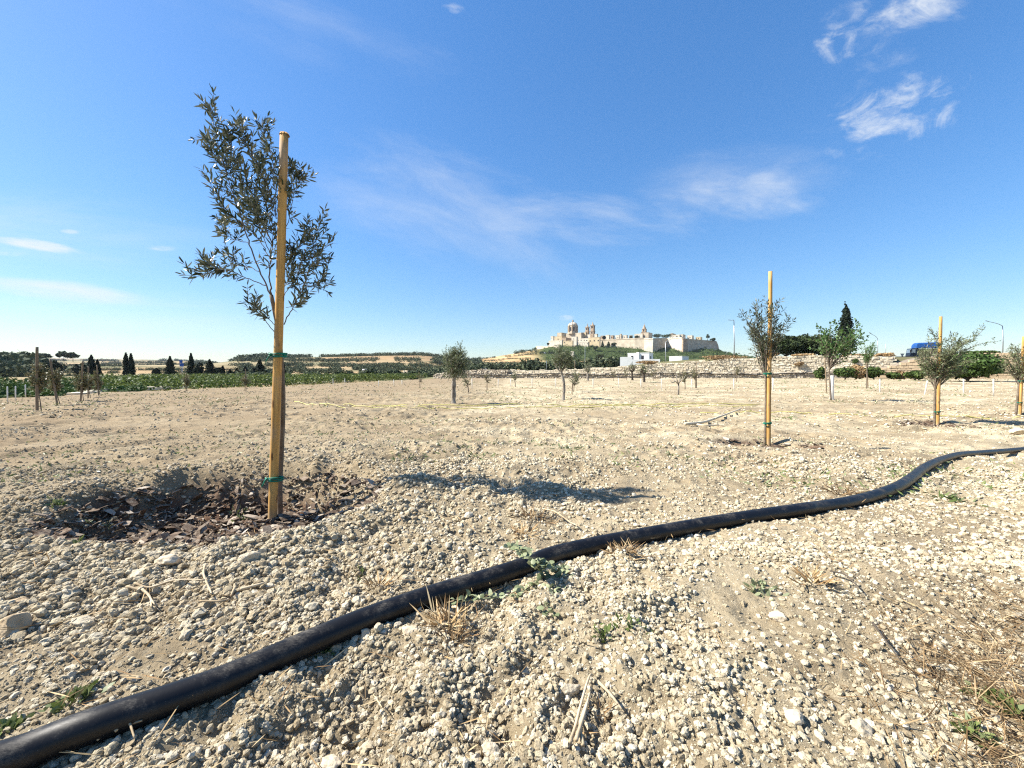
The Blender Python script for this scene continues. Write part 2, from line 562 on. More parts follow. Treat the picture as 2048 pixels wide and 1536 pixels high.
def build_field():
    nd, nc = 880, 900
    d = np.concatenate([np.linspace(-6, 0.40, 40), np.geomspace(0.42, 128, nd)])
    tt = np.linspace(-1, 1, nc)
    tt = np.sign(tt) * (0.55 * np.abs(tt) + 0.45 * np.abs(tt) ** 2) * 2.1
    Y, T = np.meshgrid(d, tt, indexing='ij')
    W = np.where(Y > 0, Y + 0.55, 0.55 + 0 * Y + 4 * np.clip(-Y, 0, 1))
    X = np.clip(T * W, -36, 135)
    Z = field_z(X, Y)
    n, k = X.shape
    idx = np.arange(n * k).reshape(n, k)
    f = np.stack([idx[:-1, :-1], idx[:-1, 1:], idx[1:, 1:], idx[1:, :-1]], -1).reshape(-1, 4)
    V = np.stack([X, Y, Z], -1).reshape(-1, 3)
    # drop squares that lie wholly sunk past the field's edges or folded by the clip
    zf = Z.reshape(-1)
    keep = (zf[f].max(1) > -3.6)
    xs = V[:, 0][f]
    keep &= (xs.max(1) - xs.min(1)) > 1e-6
    f = f[keep]
    me = np_mesh('field_soil', V, f, True)
    lit = soil_mask(X, Y).reshape(-1)
    me.attributes.new('litter', 'FLOAT', 'POINT').data.foreach_set('value', lit.astype(np.float32))
    R = np.hypot(X, Y)
    br = sst(.45, .75, vnoise(X / 2.3, Y / 1.4, 51)) * .5 + sst(.5, .8, vnoise(X / 9, Y / 4, 52)) * .5
    br = br * .8 + sst(0, 12, -X) * .85 * sst(2.5, 6, Y) + .55 * np.exp(-((X + 1.5) / .8) ** 2 - ((Y - 1.35) / .35) ** 2)
    br = br + .8 * np.exp(-((X - 1.75) / .5) ** 2 - ((Y - 1.0) / .35) ** 2)
    me.attributes.new('brown', 'FLOAT', 'POINT').data.foreach_set('value', np.clip(br, 0, 1).reshape(-1).astype(np.float32))
    o = put('field_ground', me, M['soil'])
    tag(o, kind='structure')
    return o


# ------------------------------------------------------------------ icosahedron kit for clods
def ico(sub):
    p = (1 + 5 ** .5) / 2
    v = [(-1, p, 0), (1, p, 0), (-1, -p, 0), (1, -p, 0), (0, -1, p), (0, 1, p), (0, -1, -p), (0, 1, -p), (p, 0, -1), (p, 0, 1), (-p, 0, -1), (-p, 0, 1)]
    f = [(0, 11, 5), (0, 5, 1), (0, 1, 7), (0, 7, 10), (0, 10, 11), (1, 5, 9), (5, 11, 4), (11, 10, 2), (10, 7, 6), (7, 1, 8),
         (3, 9, 4), (3, 4, 2), (3, 2, 6), (3, 6, 8), (3, 8, 9), (4, 9, 5), (2, 4, 11), (6, 2, 10), (8, 6, 7), (9, 8, 1)]
    v = [Vector(q).normalized() for q in v]
    for _ in range(sub):
        mid, nf = {}, []
        def md(a, b):
            k = (min(a, b), max(a, b))
            if k not in mid:
                v.append(((v[a] + v[b]) / 2).normalized()); mid[k] = len(v) - 1
            return mid[k]
        for a, b_, c in f:
            x, y, z = md(a, b_), md(b_, c), md(c, a)
            nf += [(a, x, z), (b_, y, x), (c, z, y), (x, y, z)]
        f = nf
    return np.array([tuple(q) for q in v]), np.array(f)


def clod_shapes(sub, n, rough=.3, seed=5):
    r = np.random.default_rng(seed)
    if sub < 0:
        v = np.array([(1, 0, 0), (0, 1, 0), (-1, 0, 0), (0, -1, 0), (.1, .1, 1), (0, 0, -.8), (.62, .62, .5), (-.66, .6, -.3), (.1, -.75, .65)], float)
        f = np.array([(0, 6, 4), (6, 1, 4), (1, 2, 4), (2, 8, 4), (8, 0, 4), (2, 3, 8), (3, 0, 8), (0, 1, 6), (1, 0, 5), (7, 1, 5), (2, 7, 5), (2, 1, 7), (3, 2, 5), (0, 3, 5)])
    else:
        v, f = ico(sub)
    out = []
    for i in range(n):
        w = v.copy()
        for _ in range(7):                                   # chop facets so clods look broken
            nrm = r.normal(size=3); nrm /= np.linalg.norm(nrm)
            dcut = r.uniform(.55, .9)
            q = w @ nrm
            w = w - np.outer(np.clip(q - dcut, 0, None), nrm)
        w *= (1 + rough * (r.random((len(w), 1)) - .5))
        w += r.normal(0, .07 if sub >= 0 and sub < 2 else 0, w.shape)
        w *= r.uniform(.75, 1.25, size=3) * np.array([1, 1, .8])
        out.append(w)
    return out, f


def scatter(name, pos, size, mat, sub=0, seed=3, flat=None, shapes=8):
    r = np.random.default_rng(seed)
    sh, f = clod_shapes(sub, shapes, seed=seed)
    sh = np.array(sh)
    n = len(pos)
    which = r.integers(0, shapes, n)
    a = r.uniform(0, 2 * np.pi, n); b_ = r.uniform(-.6, .6, n)
    ca, sa, cb, sb = np.cos(a), np.sin(a), np.cos(b_), np.sin(b_)
    R = np.zeros((n, 3, 3))
    R[:, 0, 0] = ca; R[:, 0, 1] = -sa * cb; R[:, 0, 2] = sa * sb
    R[:, 1, 0] = sa; R[:, 1, 1] = ca * cb; R[:, 1, 2] = -ca * sb
    R[:, 2, 1] = sb; R[:, 2, 2] = cb
    base = sh[which] * size[:, None, None]
    if flat is not None: base[:, :, 2] *= flat[:, None]
    V = np.einsum('nij,nkj->nki', R, base) + pos[:, None, :]
    nv = sh.shape[1]
    Fc = (f[None] + (np.arange(n) * nv)[:, None, None]).reshape(-1, 3)
    me = np_mesh(name, V.reshape(-1, 3), Fc, False)
    return put(name, me, mat)


def clod_positions(n, d0, d1, s0, s1, seed, tmax=1.75, power=1.0, pipe_clear=True):
    r = np.random.default_rng(seed)
    u = r.random(n)
    # density per ground area ~ 1/d^power
    d = (d0 ** (2 - power) + u * (d1 ** (2 - power) - d0 ** (2 - power))) ** (1 / (2 - power)) if power != 2 else d0 * (d1 / d0) ** u
    t = r.uniform(-tmax, tmax, n)
    x = t * (d + .35); y = d
    # fewer on trodden patches
    sm = sst(0.42, 0.62, vnoise(x * 0.9 + 7, y * 0.9, 22))
    cl = vnoise(x * 6, y * 6, 61)
    band = sst(.35, .65, vnoise(x * .35 + 3, y * .9, 63)) * sst(2.5, 6, d)
    keep = r.random(n) < (1.0 - .6 * sm) * (.25 + 1.1 * cl) * (1 - .75 * band)
    keep &= x > x_edge(y) + .3
    keep &= behind_wall(x, y) < -.5
    keep &= r.random(n) > .8 * soil_mask(x, y)
    x, y = x[keep], y[keep]
    s = s0 * (s1 / s0) ** (r.random(len(x)) ** 2.3)
    z = field_z(x, y) + s * .25
    return np.stack([x, y, z], -1), s


def build_gravel():
    sets = [(235000, .36, 1.7, .0016, .0105, 101, 1), (170000, 1.5, 3.8, .0027, .015, 102, 0), (80000, 3.2, 9.0, .004, .024, 103, 0),
            (90000, 8, 30, .009, .050, 104, 0), (24000, 26, 90, .03, .11, 105, 0)]
    for i, (n, a, b_, s0, s1, sd, sub) in enumerate(sets):
        p, s = clod_positions(n, a, b_, s0, s1, sd, power=1.0)
        if i == 0:
            big = s > .0052
            o = scatter('gravel', p[big], s[big], M['soilclod'], 1, sd)
            tag(o, 'crumbly cream limestone clods covering the near soil', 'gravel', kind='stuff')
            o = scatter('gravel', p[~big], s[~big], M['soilclod'], -1, sd + 50)
            tag(o, 'fine pale grit between the clods of the near soil', 'gravel', kind='stuff')
        else:
            if i == 1:
                mid_big = s > .0075
                tag(scatter('gravel', p[mid_big], s[mid_big], M['soilclod'], 1, sd + 60), 'larger loose clods on the soil around the black pipe', 'gravel', kind='stuff')
                p, s = p[~mid_big], s[~mid_big]
            o = scatter('gravel', p, s, M['soilclod'], -1 if i != 2 else 0, sd)
            tag(o, ['', 'loose pale clods on the soil around the black pipe', 'cream soil clods around the staked saplings',
                    'scattered clods over the middle of the field', 'coarse clods over the far field'][i], 'gravel', kind='stuff')
    # lumpier rim left of the first basin
    r = np.random.default_rng(9)
    n = 8000
    ang = r.uniform(0, 2 * np.pi, n); q = r.normal(1.15, .16, n)
    x = -1.72 + 1.12 * q * np.cos(ang); y = 2.62 + .78 * q * np.sin(ang)
    k = (y > .9)
    x, y = x[k], y[k]
    s = .003 * (.022 / .003) ** (r.random(len(x)) ** 3.0)
    o = scatter('gravel', np.stack([x, y, field_z(x, y) + s * .3], -1), s, M['soilclod'], 1, 77)
    tag(o, 'lumps of dug soil heaped round the nearest planting basin', 'gravel', kind='stuff')
    n = 8000
    x = r.uniform(-2.3, -.4, n); y = r.uniform(1.15, 1.75, n)
    s = .003 * (.019 / .003) ** (r.random(n) ** 3.0)
    o = scatter('gravel', np.stack([x, y, field_z(x, y) + s * .3], -1), s, M['soilclod'], 1, 78)
    tag(o, 'coarse lumps between the bark basin and the black pipe', 'gravel', kind='stuff')


# ------------------------------------------------------------------ bark chips in the basins
def build_mulch():
    m, nt, b = new_mat('bark_chip')
    g = nt.nodes.new('ShaderNodeNewGeometry')
    c = ramp(nt, g.outputs['Random Per Island'], [(0, (.035, .025, .018)), (.35, (.09, .062, .043)), (.62, (.17, .125, .09)), (.80, (.33, .27, .205)), (1, (.60, .53, .43))])
    c = mixc(nt, .25, c, ramp(nt, noise(nt, world_pos(nt), 60, 4), [(.3, (.05, .03, .02)), (.7, (.26, .18, .13))]))
    c = mixc(nt, maprange(nt, noise(nt, world_pos(nt), 30, 5, .7), .45, .68, 0, .7), c, (.30, .25, .185))      # dust
    nt.links.new(c, b.inputs['Base Color']); b.inputs['Roughness'].default_value = .95; b.inputs['Specular IOR Level'].default_value = .08
    bump(nt, b, noise(nt, world_pos(nt), 220, 4, .7), .8, .004)
    M['chip'] = m
    labels = ['dark bark chips filling the nearest planting basin', 'bark litter round the foot of the second stake',
              'bark litter round the foot of the third stake', 'bark litter by the stake at the right edge']
    for bi, (bx, by, rx, ry, dp, rim) in enumerate(BASINS[:4]):
        r = np.random.default_rng(200 + bi)
        n = 2700 if bi == 0 else 520
        q = np.sqrt(r.random(n)) * .92; a = r.uniform(0, 2 * np.pi, n)
        x = bx + rx * q * np.cos(a); y = by + ry * q * np.sin(a)
        z = field_z(x, y) + .007
        L = .018 * (.135 / .018) ** (r.random(n) ** 1.7); Wd = L * r.uniform(.16, .5, n)
        yaw = r.uniform(0, 2 * np.pi, n); pit = r.normal(0, .34, n); rol = r.normal(0, .4, n)
        # a chip: 3 x 2 curled plate with thickness (8 corners with a bowed middle)
        u = np.array([-.5, 0, .5])
        V, Fc = [], []
        for i in range(n):
            e = Matrix.Rotation(yaw[i], 3, 'Z') @ Matrix.Rotation(pit[i], 3, 'Y') @ Matrix.Rotation(rol[i], 3, 'X')
            bow = r.uniform(-.16, .22) * L[i]; th = r.uniform(.0025, .007)
            base = len(V)
            for zz in (0, th):
                for k, uu in enumerate(u):
                    ww = Wd[i] * (r.uniform(.6, 1.0) if k != 1 else 1)
                    for vv in (-.5, .5):
                        p = e @ Vector((uu * L[i] + r.normal(0, .06) * L[i], vv * ww, zz + (bow if k == 1 else 0) + .3 * abs(vv) * th))
                        V.append((x[i] + p.x, y[i] + p.y, z[i] + p.z + .004))
            for k in (0, 1):
                a0 = base + 2 * k
                Fc += [(a0, a0 + 1, a0 + 3, a0 + 2), (a0 + 6, a0 + 8, a0 + 9, a0 + 7), (a0, a0 + 2, a0 + 8, a0 + 6), (a0 + 1, a0 + 7, a0 + 9, a0 + 3)]
            Fc += [(base, base + 6, base + 7, base + 1), (base + 4, base + 5, base + 11, base + 10)]
        me = np_mesh('bark_mulch', np.array(V), np.array(Fc))
        o = put('bark_mulch', me, M['chip'])
        tag(o, labels[bi], 'bark mulch', kind='stuff')


# ------------------------------------------------------------------ countryside sheet to the horizon
def build_country():
    az = np.concatenate([np.linspace(-180, -72, 40)[:-1], np.linspace(-72, 72, 620), np.linspace(72, 180, 40)[1:]])
    a = np.radians(az)
    r_ = np.concatenate([[3, 8, 14], np.geomspace(20, 9000, 420)])
    R, A = np.meshgrid(r_, a, indexing='ij')
    X, Y = R * np.sin(A), R * np.cos(A)
    Z = HF(X, Y)
    Z = np.where(R < 18, np.minimum(Z, -4), Z)
    n, k = X.shape
    idx = np.arange(n * k).reshape(n, k)
    f = np.stack([idx[:-1, :-1], idx[:-1, 1:], idx[1:, 1:], idx[1:, :-1]], -1).reshape(-1, 4)
    # nothing needed under the middle of the field
    inside = (X > x_edge(Y) + 5) & (behind_wall(X, Y) < 0) & (Y > -5)
    keep = ~inside.reshape(-1)[f].all(1)
    me = np_mesh('countryside', np.stack([X, Y, Z], -1).reshape(-1, 3), f[keep], True)
    hs = hill(X, Y) * (Y > 300)
    sc = sst(14, 24, hs + (vnoise(X / 25, Y / 25, 9) - .5) * 8) * sst(20, 75, X)
    me.attributes.new('scrub', 'FLOAT', 'POINT').data.foreach_set('value', sc.reshape(-1).astype(np.float32))
    m, nt, b = new_mat('farmland')
    v = world_pos(nt, (.0045, .011, .0))
    vo = nt.nodes.new('ShaderNodeTexVoronoi'); vo.inputs['Scale'].default_value = 1.0
    nt.links.new(v, vo.inputs['Vector'])
    sep = nt.nodes.new('ShaderNodeSeparateColor'); nt.links.new(vo.outputs['Color'], sep.inputs[0])
    c = ramp(nt, sep.outputs[0], [(0, (.30, .20, .11)), (.22, (.42, .30, .17)), (.40, (.13, .13, .07)), (.55, (.36, .26, .15)), (.72, (.17, .16, .09)), (.85, (.46, .36, .22)), (1, (.12, .13, .07))])
    c = mixc(nt, maprange(nt, noise(nt, world_pos(nt, (.02, .05, .02)), 1.0, 6), .45, .7), c, (.13, .12, .065))
    # open flank below the town is warm stubble
    g = nt.nodes.new('ShaderNodeNewGeometry')
    sx = nt.nodes.new('ShaderNodeSeparateXYZ'); nt.links.new(g.outputs['Position'], sx.inputs[0])
    flank = mathn(nt, 'MULTIPLY', maprange(nt, sx.outputs[0], -130, -60), mathn(nt, 'MULTIPLY', maprange(nt, sx.outputs[1], 230, 330), maprange(nt, sx.outputs[1], 1000, 900)))
    fl = ramp(nt, noise(nt, world_pos(nt, (.012, .03, .25)), 1.0, 5), [(.35, (.22, .14, .07)), (.5, (.44, .30, .15)), (.65, (.54, .40, .22))])
    c = mixc(nt, flank, c, fl)
    at = nt.nodes.new('ShaderNodeAttribute'); at.attribute_name = 'scrub'
    c = mixc(nt, at.outputs['Fac'], c, (.06, .08, .03))
    nt.links.new(c, b.inputs['Base Color']); b.inputs['Roughness'].default_value = 1; b.inputs['Specular IOR Level'].default_value = 0.02
    tag(put('terrain', me, m), kind='structure')


_pp = [ground(a, b_) for a, b_ in ((-330, 1610), (0, 1504), (220, 1432), (395, 1367), (571, 1295), (747, 1227), (900, 1171), (1045, 1126), (1117, 1103), (1262, 1069), (1407, 1042), (1600, 1016), (1720, 994), (1790, 974), (1852, 933), (1896, 917), (1940, 909), (2048, 899), (2160, 889), (2330, 872))]
PIPE_X = [p.x for p in _pp]; PIPE_Y = [p.y for p in _pp]
build_field()
build_gravel()
build_mulch()
build_country()
# ------------------------------------------------------------------ leaves
class Leaves:
    """collects leaf blades: base point, direction, normal, length, width"""
    def __init__(s): s.a = []

    def add(s, p, d, L, W, nrm=None):
        if nrm is None:
            nrm = Vector((random.gauss(0, 1), random.gauss(0, 1), random.gauss(.6, 1)))
        s.a.append((*p, *d, *nrm, L, W))

    def mesh(s, name, detail=True):
        A = np.array(s.a, float)
        p, d, nr, L, W = A[:, :3], A[:, 3:6], A[:, 6:9], A[:, 9:10], A[:, 10:11]
        d = d / (np.linalg.norm(d, axis=1, keepdims=True) + 1e-9)
        side = np.cross(d, nr); side /= (np.linalg.norm(side, axis=1, keepdims=True) + 1e-9)
        up = np.cross(side, d)
        n = len(A)
        if detail:
            bend = np.random.default_rng(5).normal(0, .10, (n, 1)) * L
            rows = [p,
                    p + d * L * .35 + side * W * .46 + up * W * .12 + up * bend * .4, p + d * L * .35 - side * W * .46 + up * W * .12 + up * bend * .4,
                    p + d * L * .72 + side * W * .36 + up * W * .10 + up * bend, p + d * L * .72 - side * W * .36 + up * W * .10 + up * bend,
                    p + d * L + up * bend * 1.1]
            V = np.stack(rows, 1).reshape(-1, 3)
            q = np.array([(0, 1, 2, 2), (1, 3, 4, 2), (3, 5, 4, 4)])
            tri = np.array([(0, 1, 2), (1, 3, 4), (1, 4, 2), (3, 5, 4)])
            Fc = (tri[None] + (np.arange(n) * 6)[:, None, None]).reshape(-1, 3)
        else:
            V = np.stack([p, p + d * L * .5 + side * W * .5, p + d * L, p + d * L * .5 - side * W * .5], 1).reshape(-1, 3)
            Fc = (np.array([(0, 1, 2, 3)])[None] + (np.arange(n) * 4)[:, None, None]).reshape(-1, 4)
        return np_mesh(name, V, Fc, detail)


def polyline(pts, n):
    """resample by smooth Catmull-Rom"""
    pts = [Vector(p) for p in pts]
    q = [pts[0] * 2 - pts[1]] + pts + [pts[-1] * 2 - pts[-2]]
    out = []
    m = len(pts) - 1
    for i in range(n + 1):
        t = i / n * m
        k = min(int(t), m - 1); u = t - k
        a, b, c, d = q[k:k + 4]
        out.append(.5 * ((2 * b) + (c - a) * u + (2 * a - 5 * b + 4 * c - d) * u * u + (3 * b - a - 3 * c + d) * u ** 3))
    return out


def rvec(s=1.0):
    return Vector((random.gauss(0, s), random.gauss(0, s), random.gauss(0, s)))


def dress(L, path, start, step, ll, lw, twig=0.0, wood=None, tw_len=(.08, .16), r0=.002):
    """opposite leaf pairs along a shoot; twig = chance of a side shoot at a node"""
    total = sum((path[i + 1] - path[i]).length for i in range(len(path) - 1))
    if total < 1e-6: return
    n = max(2, int(total * (1 - start) / step))
    rs = polyline(path, n * 2 + 2) if len(path) > 2 else [path[0].lerp(path[-1], i / (n * 2 + 2)) for i in range(n * 2 + 3)]
    k0 = int(start * len(rs))
    for i in range(k0, len(rs) - 1, 2):
        p = rs[i]; t = (rs[i + 1] - rs[i - 1 if i else 0]).normalized()
        a = random.uniform(0, 2 * math.pi)
        o = Vector((1, 0, 0)) if abs(t.x) < .8 else Vector((0, 1, 0))
        o = (o - t * o.dot(t)).normalized(); w = t.cross(o)
        for sgn in (0, math.pi):
            if random.random() < .12: continue
            out = o * math.cos(a + sgn) + w * math.sin(a + sgn)
            d = (t * random.uniform(.5, 1.1) + out * random.uniform(.5, 1) + Vector((0, 0, -.12))).normalized()
            L.add(p, d, ll * random.uniform(.6, 1.2), lw * random.uniform(.75, 1.25))
        if random.random() < twig:
            out = (o * math.cos(a) + w * math.sin(a))
            ln = random.uniform(*tw_len)
            d = (t * .7 + out * .8 + Vector((0, 0, .15))).normalized()
            q = [p, p + d * ln * .5 + rvec(.008), p + d * ln + Vector((0, 0, .02))]
            if wood is not None: wood.tube(q, [r0, r0 * .8, r0 * .5], 4, False)
            dress(L, q, .15, step, ll * .95, lw, 0)
    tip = rs[-1]; t = (rs[-1] - rs[-3]).normalized()
    for _ in range(2):
        L.add(tip, (t + rvec(.25)).normalized(), ll * random.uniform(.6, 1), lw * random.uniform(.6, 1))


# ------------------------------------------------------------------ stakes with ties
ENDS = ['second', 'third']


def stake(base, top, r, label, ties=(), mat='stake', ragged=False, tie_side=0.0, group=None, name='wooden_stake', tie_r=None):
    """round wooden stake; ties: fractions of the height"""
    t = empty(name, base, label, 'stake', group)
    ax = Vector(top) - Vector(base)
    n = 14
    path = [Vector((0, 0, -.12)) + ax * 0]
    for i in range(n + 1):
        f = i / n
        path.append(ax * f + Vector((math.sin(f * 5 + base[0]) * .004, math.cos(f * 4) * .004, 0)))
    radii = [r * 1.03] + [r * (1.03 - .08 * i / n + random.uniform(-.012, .012)) for i in range(n + 1)]
    mb = MB(); mb.tube(path, radii, 16)
    if ragged:                                        # splintered lip on the sawn head
        e = ax.normalized()
        for k in range(10):
            a = 2 * math.pi * k / 10
            c = ax + Vector((math.cos(a), math.sin(a), 0)) * r * .72
            h = r * (.15 + .55 * max(0, math.cos(a - 2.6)))
            w = Vector((-math.sin(a), math.cos(a), 0)) * r * .3
            o = Vector((math.cos(a), math.sin(a), 0)) * r * .42
            mb.add([c - w - e * .01, c + w - e * .01, c + w * .8 + e * h + o * .4, c - w * .8 + e * h + o * .4, c - w + o - e * .01, c + w + o - e * .01],
                   [(0, 1, 2, 3), (5, 4, 3, 2), (0, 3, 4), (1, 5, 2)])
    mb.build('post', M[mat], t, True)
    for f in ties:
        c = ax * f
        q = MB()
        for j in range(3):
            off = (j - 1) * r * .32
            ring = [c + Vector((math.cos(a) * r * 1.13 + (tie_side * max(0, math.cos(a) * np.sign(tie_side)) if tie_side else 0), math.sin(a) * r * 1.13, off + math.sin(a + j) * r * .12)) for a in np.linspace(0, 2 * math.pi, 20)]
            q.tube(ring, r * .17, 6, False)
        k = c + Vector((-r * 1.1, -r * .5, 0))
        q.tube([k, k + Vector((-r * .6, -r * .3, -r * .2)), k + Vector((-r * 1.1, -.01, -r * 1.2)), k + Vector((-r * 1.5, -.015, -r * 2.0))], [r * .16, r * .2, r * .13, r * .06], 5)
        q.tube([k + Vector((-r * .05, -r * .1, r * .05)), k + Vector((-r * .3, -r * .5, r * .35)), k + Vector((r * .35, -r * .8, r * .1))], [r * .2, r * .25, r * .15], 5)
        q.build('tie', M['tie'], t, True)
    return t


# ------------------------------------------------------------------ the nearest sapling, branches traced from the photo
def Z5(x, y, dd=0.0):
    return P(300 + x / 2.743, 160 + y / 2.743, D1 + dd)


g1 = ground(545, 1051)
D1 = g1.y
stake(g1, P(569, 268, D1 + .02), .0275, 'tall yellow stake with splintered top in front of the nearest olive sapling', (.122, .44), 'stake', True, 0.03)


def near_sapling():
    base = ground(561, 1040)
    t = empty('olive_sapling', base, 'large nearest olive sapling with dense slender crown behind the tall stake', 'sapling', 'staked olive saplings')
    o = Vector(base)
    W = MB(); L = Leaves()
    dz = .075
    tr = [Vector(base) - Vector((0, 0, .05)), Vector(base) + Vector((.0, .0, .25)), P(566, 800, D1 + dz), Z5(708, 1400, dz), Z5(690, 1300, dz), Z5(665, 1180, dz)]
    W.tube([p - o for p in polyline(tr, 24)], list(np.linspace(.019, .013, 25)), 8)
    B = [
        ([(665, 1180, 0), (655, 1050, .02), (672, 900, .03), (690, 740, .02)], .010, 0.45),
        ([(662, 1180, 0), (600, 1050, -.02), (545, 900, -.05), (515, 800, -.06), (480, 700, -.08), (430, 560, -.1), (390, 420, -.1), (345, 220, -.1), (312, 140, -.1), (294, 105, -.1)], .009, .36),
        ([(515, 800, -.06), (400, 690, -.1), (345, 590, -.13), (280, 505, -.15)], .005, .15),
        ([(545, 900, -.05), (430, 860, -.02), (372, 815, 0)], .004, .3),
        ([(640, 1130, 0), (530, 1085, -.03), (420, 1045, -.06), (300, 1060, -.08), (210, 1072, -.1), (140, 1050, -.1)], .006, .25),
        ([(420, 1045, -.06), (340, 1030, -.05), (275, 985, -.08)], .003, .1),
        ([(600, 1050, -.02), (500, 1010, .06), (440, 975, .1), (385, 925, .12)], .004, .3),
        ([(700, 1405, .02), (625, 1310, -.02), (560, 1240, -.05), (470, 1190, -.06)], .005, .35),
        ([(690, 1350, .02), (640, 1300, .05), (590, 1250, .08), (545, 1200, .1)], .004, .3),
        ([(690, 740, .02), (640, 570, .0), (560, 420, -.03), (505, 290, -.05), (482, 195, -.05)], .006, .1),
        ([(690, 760, .03), (690, 560, .07), (660, 400, .1), (625, 290, .1), (602, 215, .1)], .006, .15),
        ([(650, 850, .02), (560, 690, .1), (455, 490, .14), (340, 340, .15), (258, 312, .15)], .007, .15),
        ([(670, 900, .02), (600, 720, -.02), (520, 530, -.06), (440, 350, -.1), (432, 262, -.1)], .007, .12),
        ([(600, 780, .05), (520, 650, .05), (440, 520, 0), (360, 420, -.03), (300, 350, -.04)], .005, .1),
        ([(680, 820, .02), (620, 640, .1), (590, 480, .14), (585, 330, .15)], .005, .12),
        ([(735, 1340, .0), (790, 1240, -.02), (840, 1130, -.03), (890, 980, -.02), (922, 830, .0), (918, 700, .0)], .0065, .22),
        ([(840, 1130, -.03), (930, 1120, -.08), (985, 1105, -.1)], .003, .2),
        ([(890, 980, -.02), (950, 930, .04), (1000, 862, .06)], .003, .1),
        ([(905, 920, -.02), (880, 850, .06), (850, 800, .08)], .003, .1),
        ([(745, 1250, .0), (810, 1225, .06), (880, 1195, .1)], .003, .2),
        ([(720, 1180, .05), (770, 1060, .1), (800, 960, .1), (780, 900, .1)], .005, .15),
        ([(760, 1090, .06), (850, 1030, .12), (930, 1010, .12), (980, 930, .12)], .004, .2),
        ([(690, 980, .05), (750, 800, .12), (785, 640, .14), (820, 560, .14), (845, 525, .14)], .005, .35),
        ([(700, 760, .08), (770, 590, .12), (790, 500, .12), (780, 440, .12)], .004, .2),
        ([(690, 740, .0), (720, 640, -.06), (745, 560, -.08)], .003, .1),
        ([(735, 1180, .03), (790, 1100, .0), (830, 1010, -.05), (850, 930, -.06)], .004, .15),
        ([(730, 1060, .05), (770, 980, .02), (830, 900, .0), (870, 860, .0)], .004, .1),
        ([(700, 900, .02), (640, 780, .1), (560, 740, .16), (470, 640, .18)], .004, .2),
        ([(670, 1000, .06), (600, 880, .14), (520, 800, .18), (420, 760, .2), (370, 770, .2)], .005, .25),
        ([(655, 950, .0), (610, 830, -.1), (580, 700, -.14), (500, 600, -.16)], .005, .2),
    ]
    for pts, r, st in B:
        path = polyline([Z5(x, y, dz + d) for x, y, d in pts], 5 * len(pts))
        path = [p + rvec(.003) for p in path][:max(6, int(len(path) * .90))]
        W.tube([p - o for p in path], list(np.linspace(r * .62, .0013, len(path))), 6, False)
        dress(L, [p - o for p in path], st, .0180, .062, .0125, .60, W, (.04, .105), .0014)
    W.build('trunk', M['bark'], t, True)
    put('crown', L.mesh('crown'), M['olive'], t)
    return t


near_sapling()


# ------------------------------------------------------------------ generic young trees
def young_tree(base, trunk_top, box, depth, label, cat='sapling', name='olive_sapling', nb=16, leaf=(.06, .013), mat='olive', r=.016, step=.03, twig=.35, extra=(), group='staked olive saplings', bark='bark', detail=True, fork=.0, start=.25):
    """box: crown (px left, row top, px right, row bottom) at that depth; extra: traced shoots [(px,row,dd)...]"""
    t = empty(name, base, label, cat, group)
    o = Vector(base)
    W = MB(); L = Leaves()
    bot, top = Vector(base) - Vector((0, 0, .08)), P(*trunk_top, depth)
    mid = bot.lerp(top, .5) + Vector((random.uniform(-.02, .02), 0, 0))
    tr = polyline([bot, mid, top], 10)
    W.tube([p - o for p in tr], list(np.linspace(r * 1.25, r * .8, 11)), 8)
    c0 = P((box[0] + box[2]) / 2, (box[1] + box[3]) / 2, depth)
    hx = (P(box[2], box[1], depth).x - P(box[0], box[1], depth).x) / 2
    hz = (P(box[0], box[1], depth).z - P(box[0], box[3], depth).z) / 2
    k = 0
    while k < nb:
        a = random.uniform(0, 2 * math.pi); zz = random.uniform(-.9, 1); q = math.sqrt(max(0, 1 - zz * zz * .85)) * random.uniform(.55, 1)
        end = c0 + Vector((math.cos(a) * q * hx, math.sin(a) * q * hx * .9, zz * hz))
        f = random.uniform(0.72, 1.0)
        st = tr[int(f * 10)]
        if end.z < st.z - .3 * hz: st = tr[7]
        ctrl = st.lerp(end, .5) + Vector((0, 0, .12 * hz)) + rvec(.06 * hx)
        path = polyline([st, ctrl, end], 8)
        W.tube([p - o for p in path], list(np.linspace(r * .5, r * .1, 9)), 5, False)
        dress(L, [p - o for p in path], start, step, leaf[0], leaf[1], twig, W, (hx * .2, hx * .5), r * .1)
        k += 1
    for pts in extra:
        path = polyline([P(a, b_, depth + d) for a, b_, d in pts], 6 * len(pts))
        W.tube([p - o for p in path], list(np.linspace(r * .45, r * .1, len(path))), 5, False)
        dress(L, [p - o for p in path], .35, step, leaf[0], leaf[1], twig * .7, W, (hx * .15, hx * .35), r * .1)
    W.build('trunk', M[bark], t, True)
    put('crown', L.mesh('crown', detail), M[mat], t)
    return t


# second stake and sapling
g2 = ground(1538, 893)
stake(g2, P(1540, 543, g2.y), .025, 'yellow stake standing right of the second nearest olive sapling', (.135, .42), 'stake', False, -.05)
b2 = ground(1530, 892)
young_tree(b2, (1531, 700), (1486, 606, 1574, 690), g2.y + .04, 'round crowned olive sapling tied to the second nearest stake', nb=28, leaf=(.072, .013), r=.014, step=.034, twig=.5,
           extra=[[(1531, 690, 0), (1500, 650, -.05), (1482, 622, -.1)], [(1531, 690, 0), (1515, 640, .05), (1513, 604, .1)], [(1533, 690, 0), (1562, 660, .1), (1578, 640, .1)], [(1533, 670, 0), (1550, 620, .1), (1554, 606, .1)]])
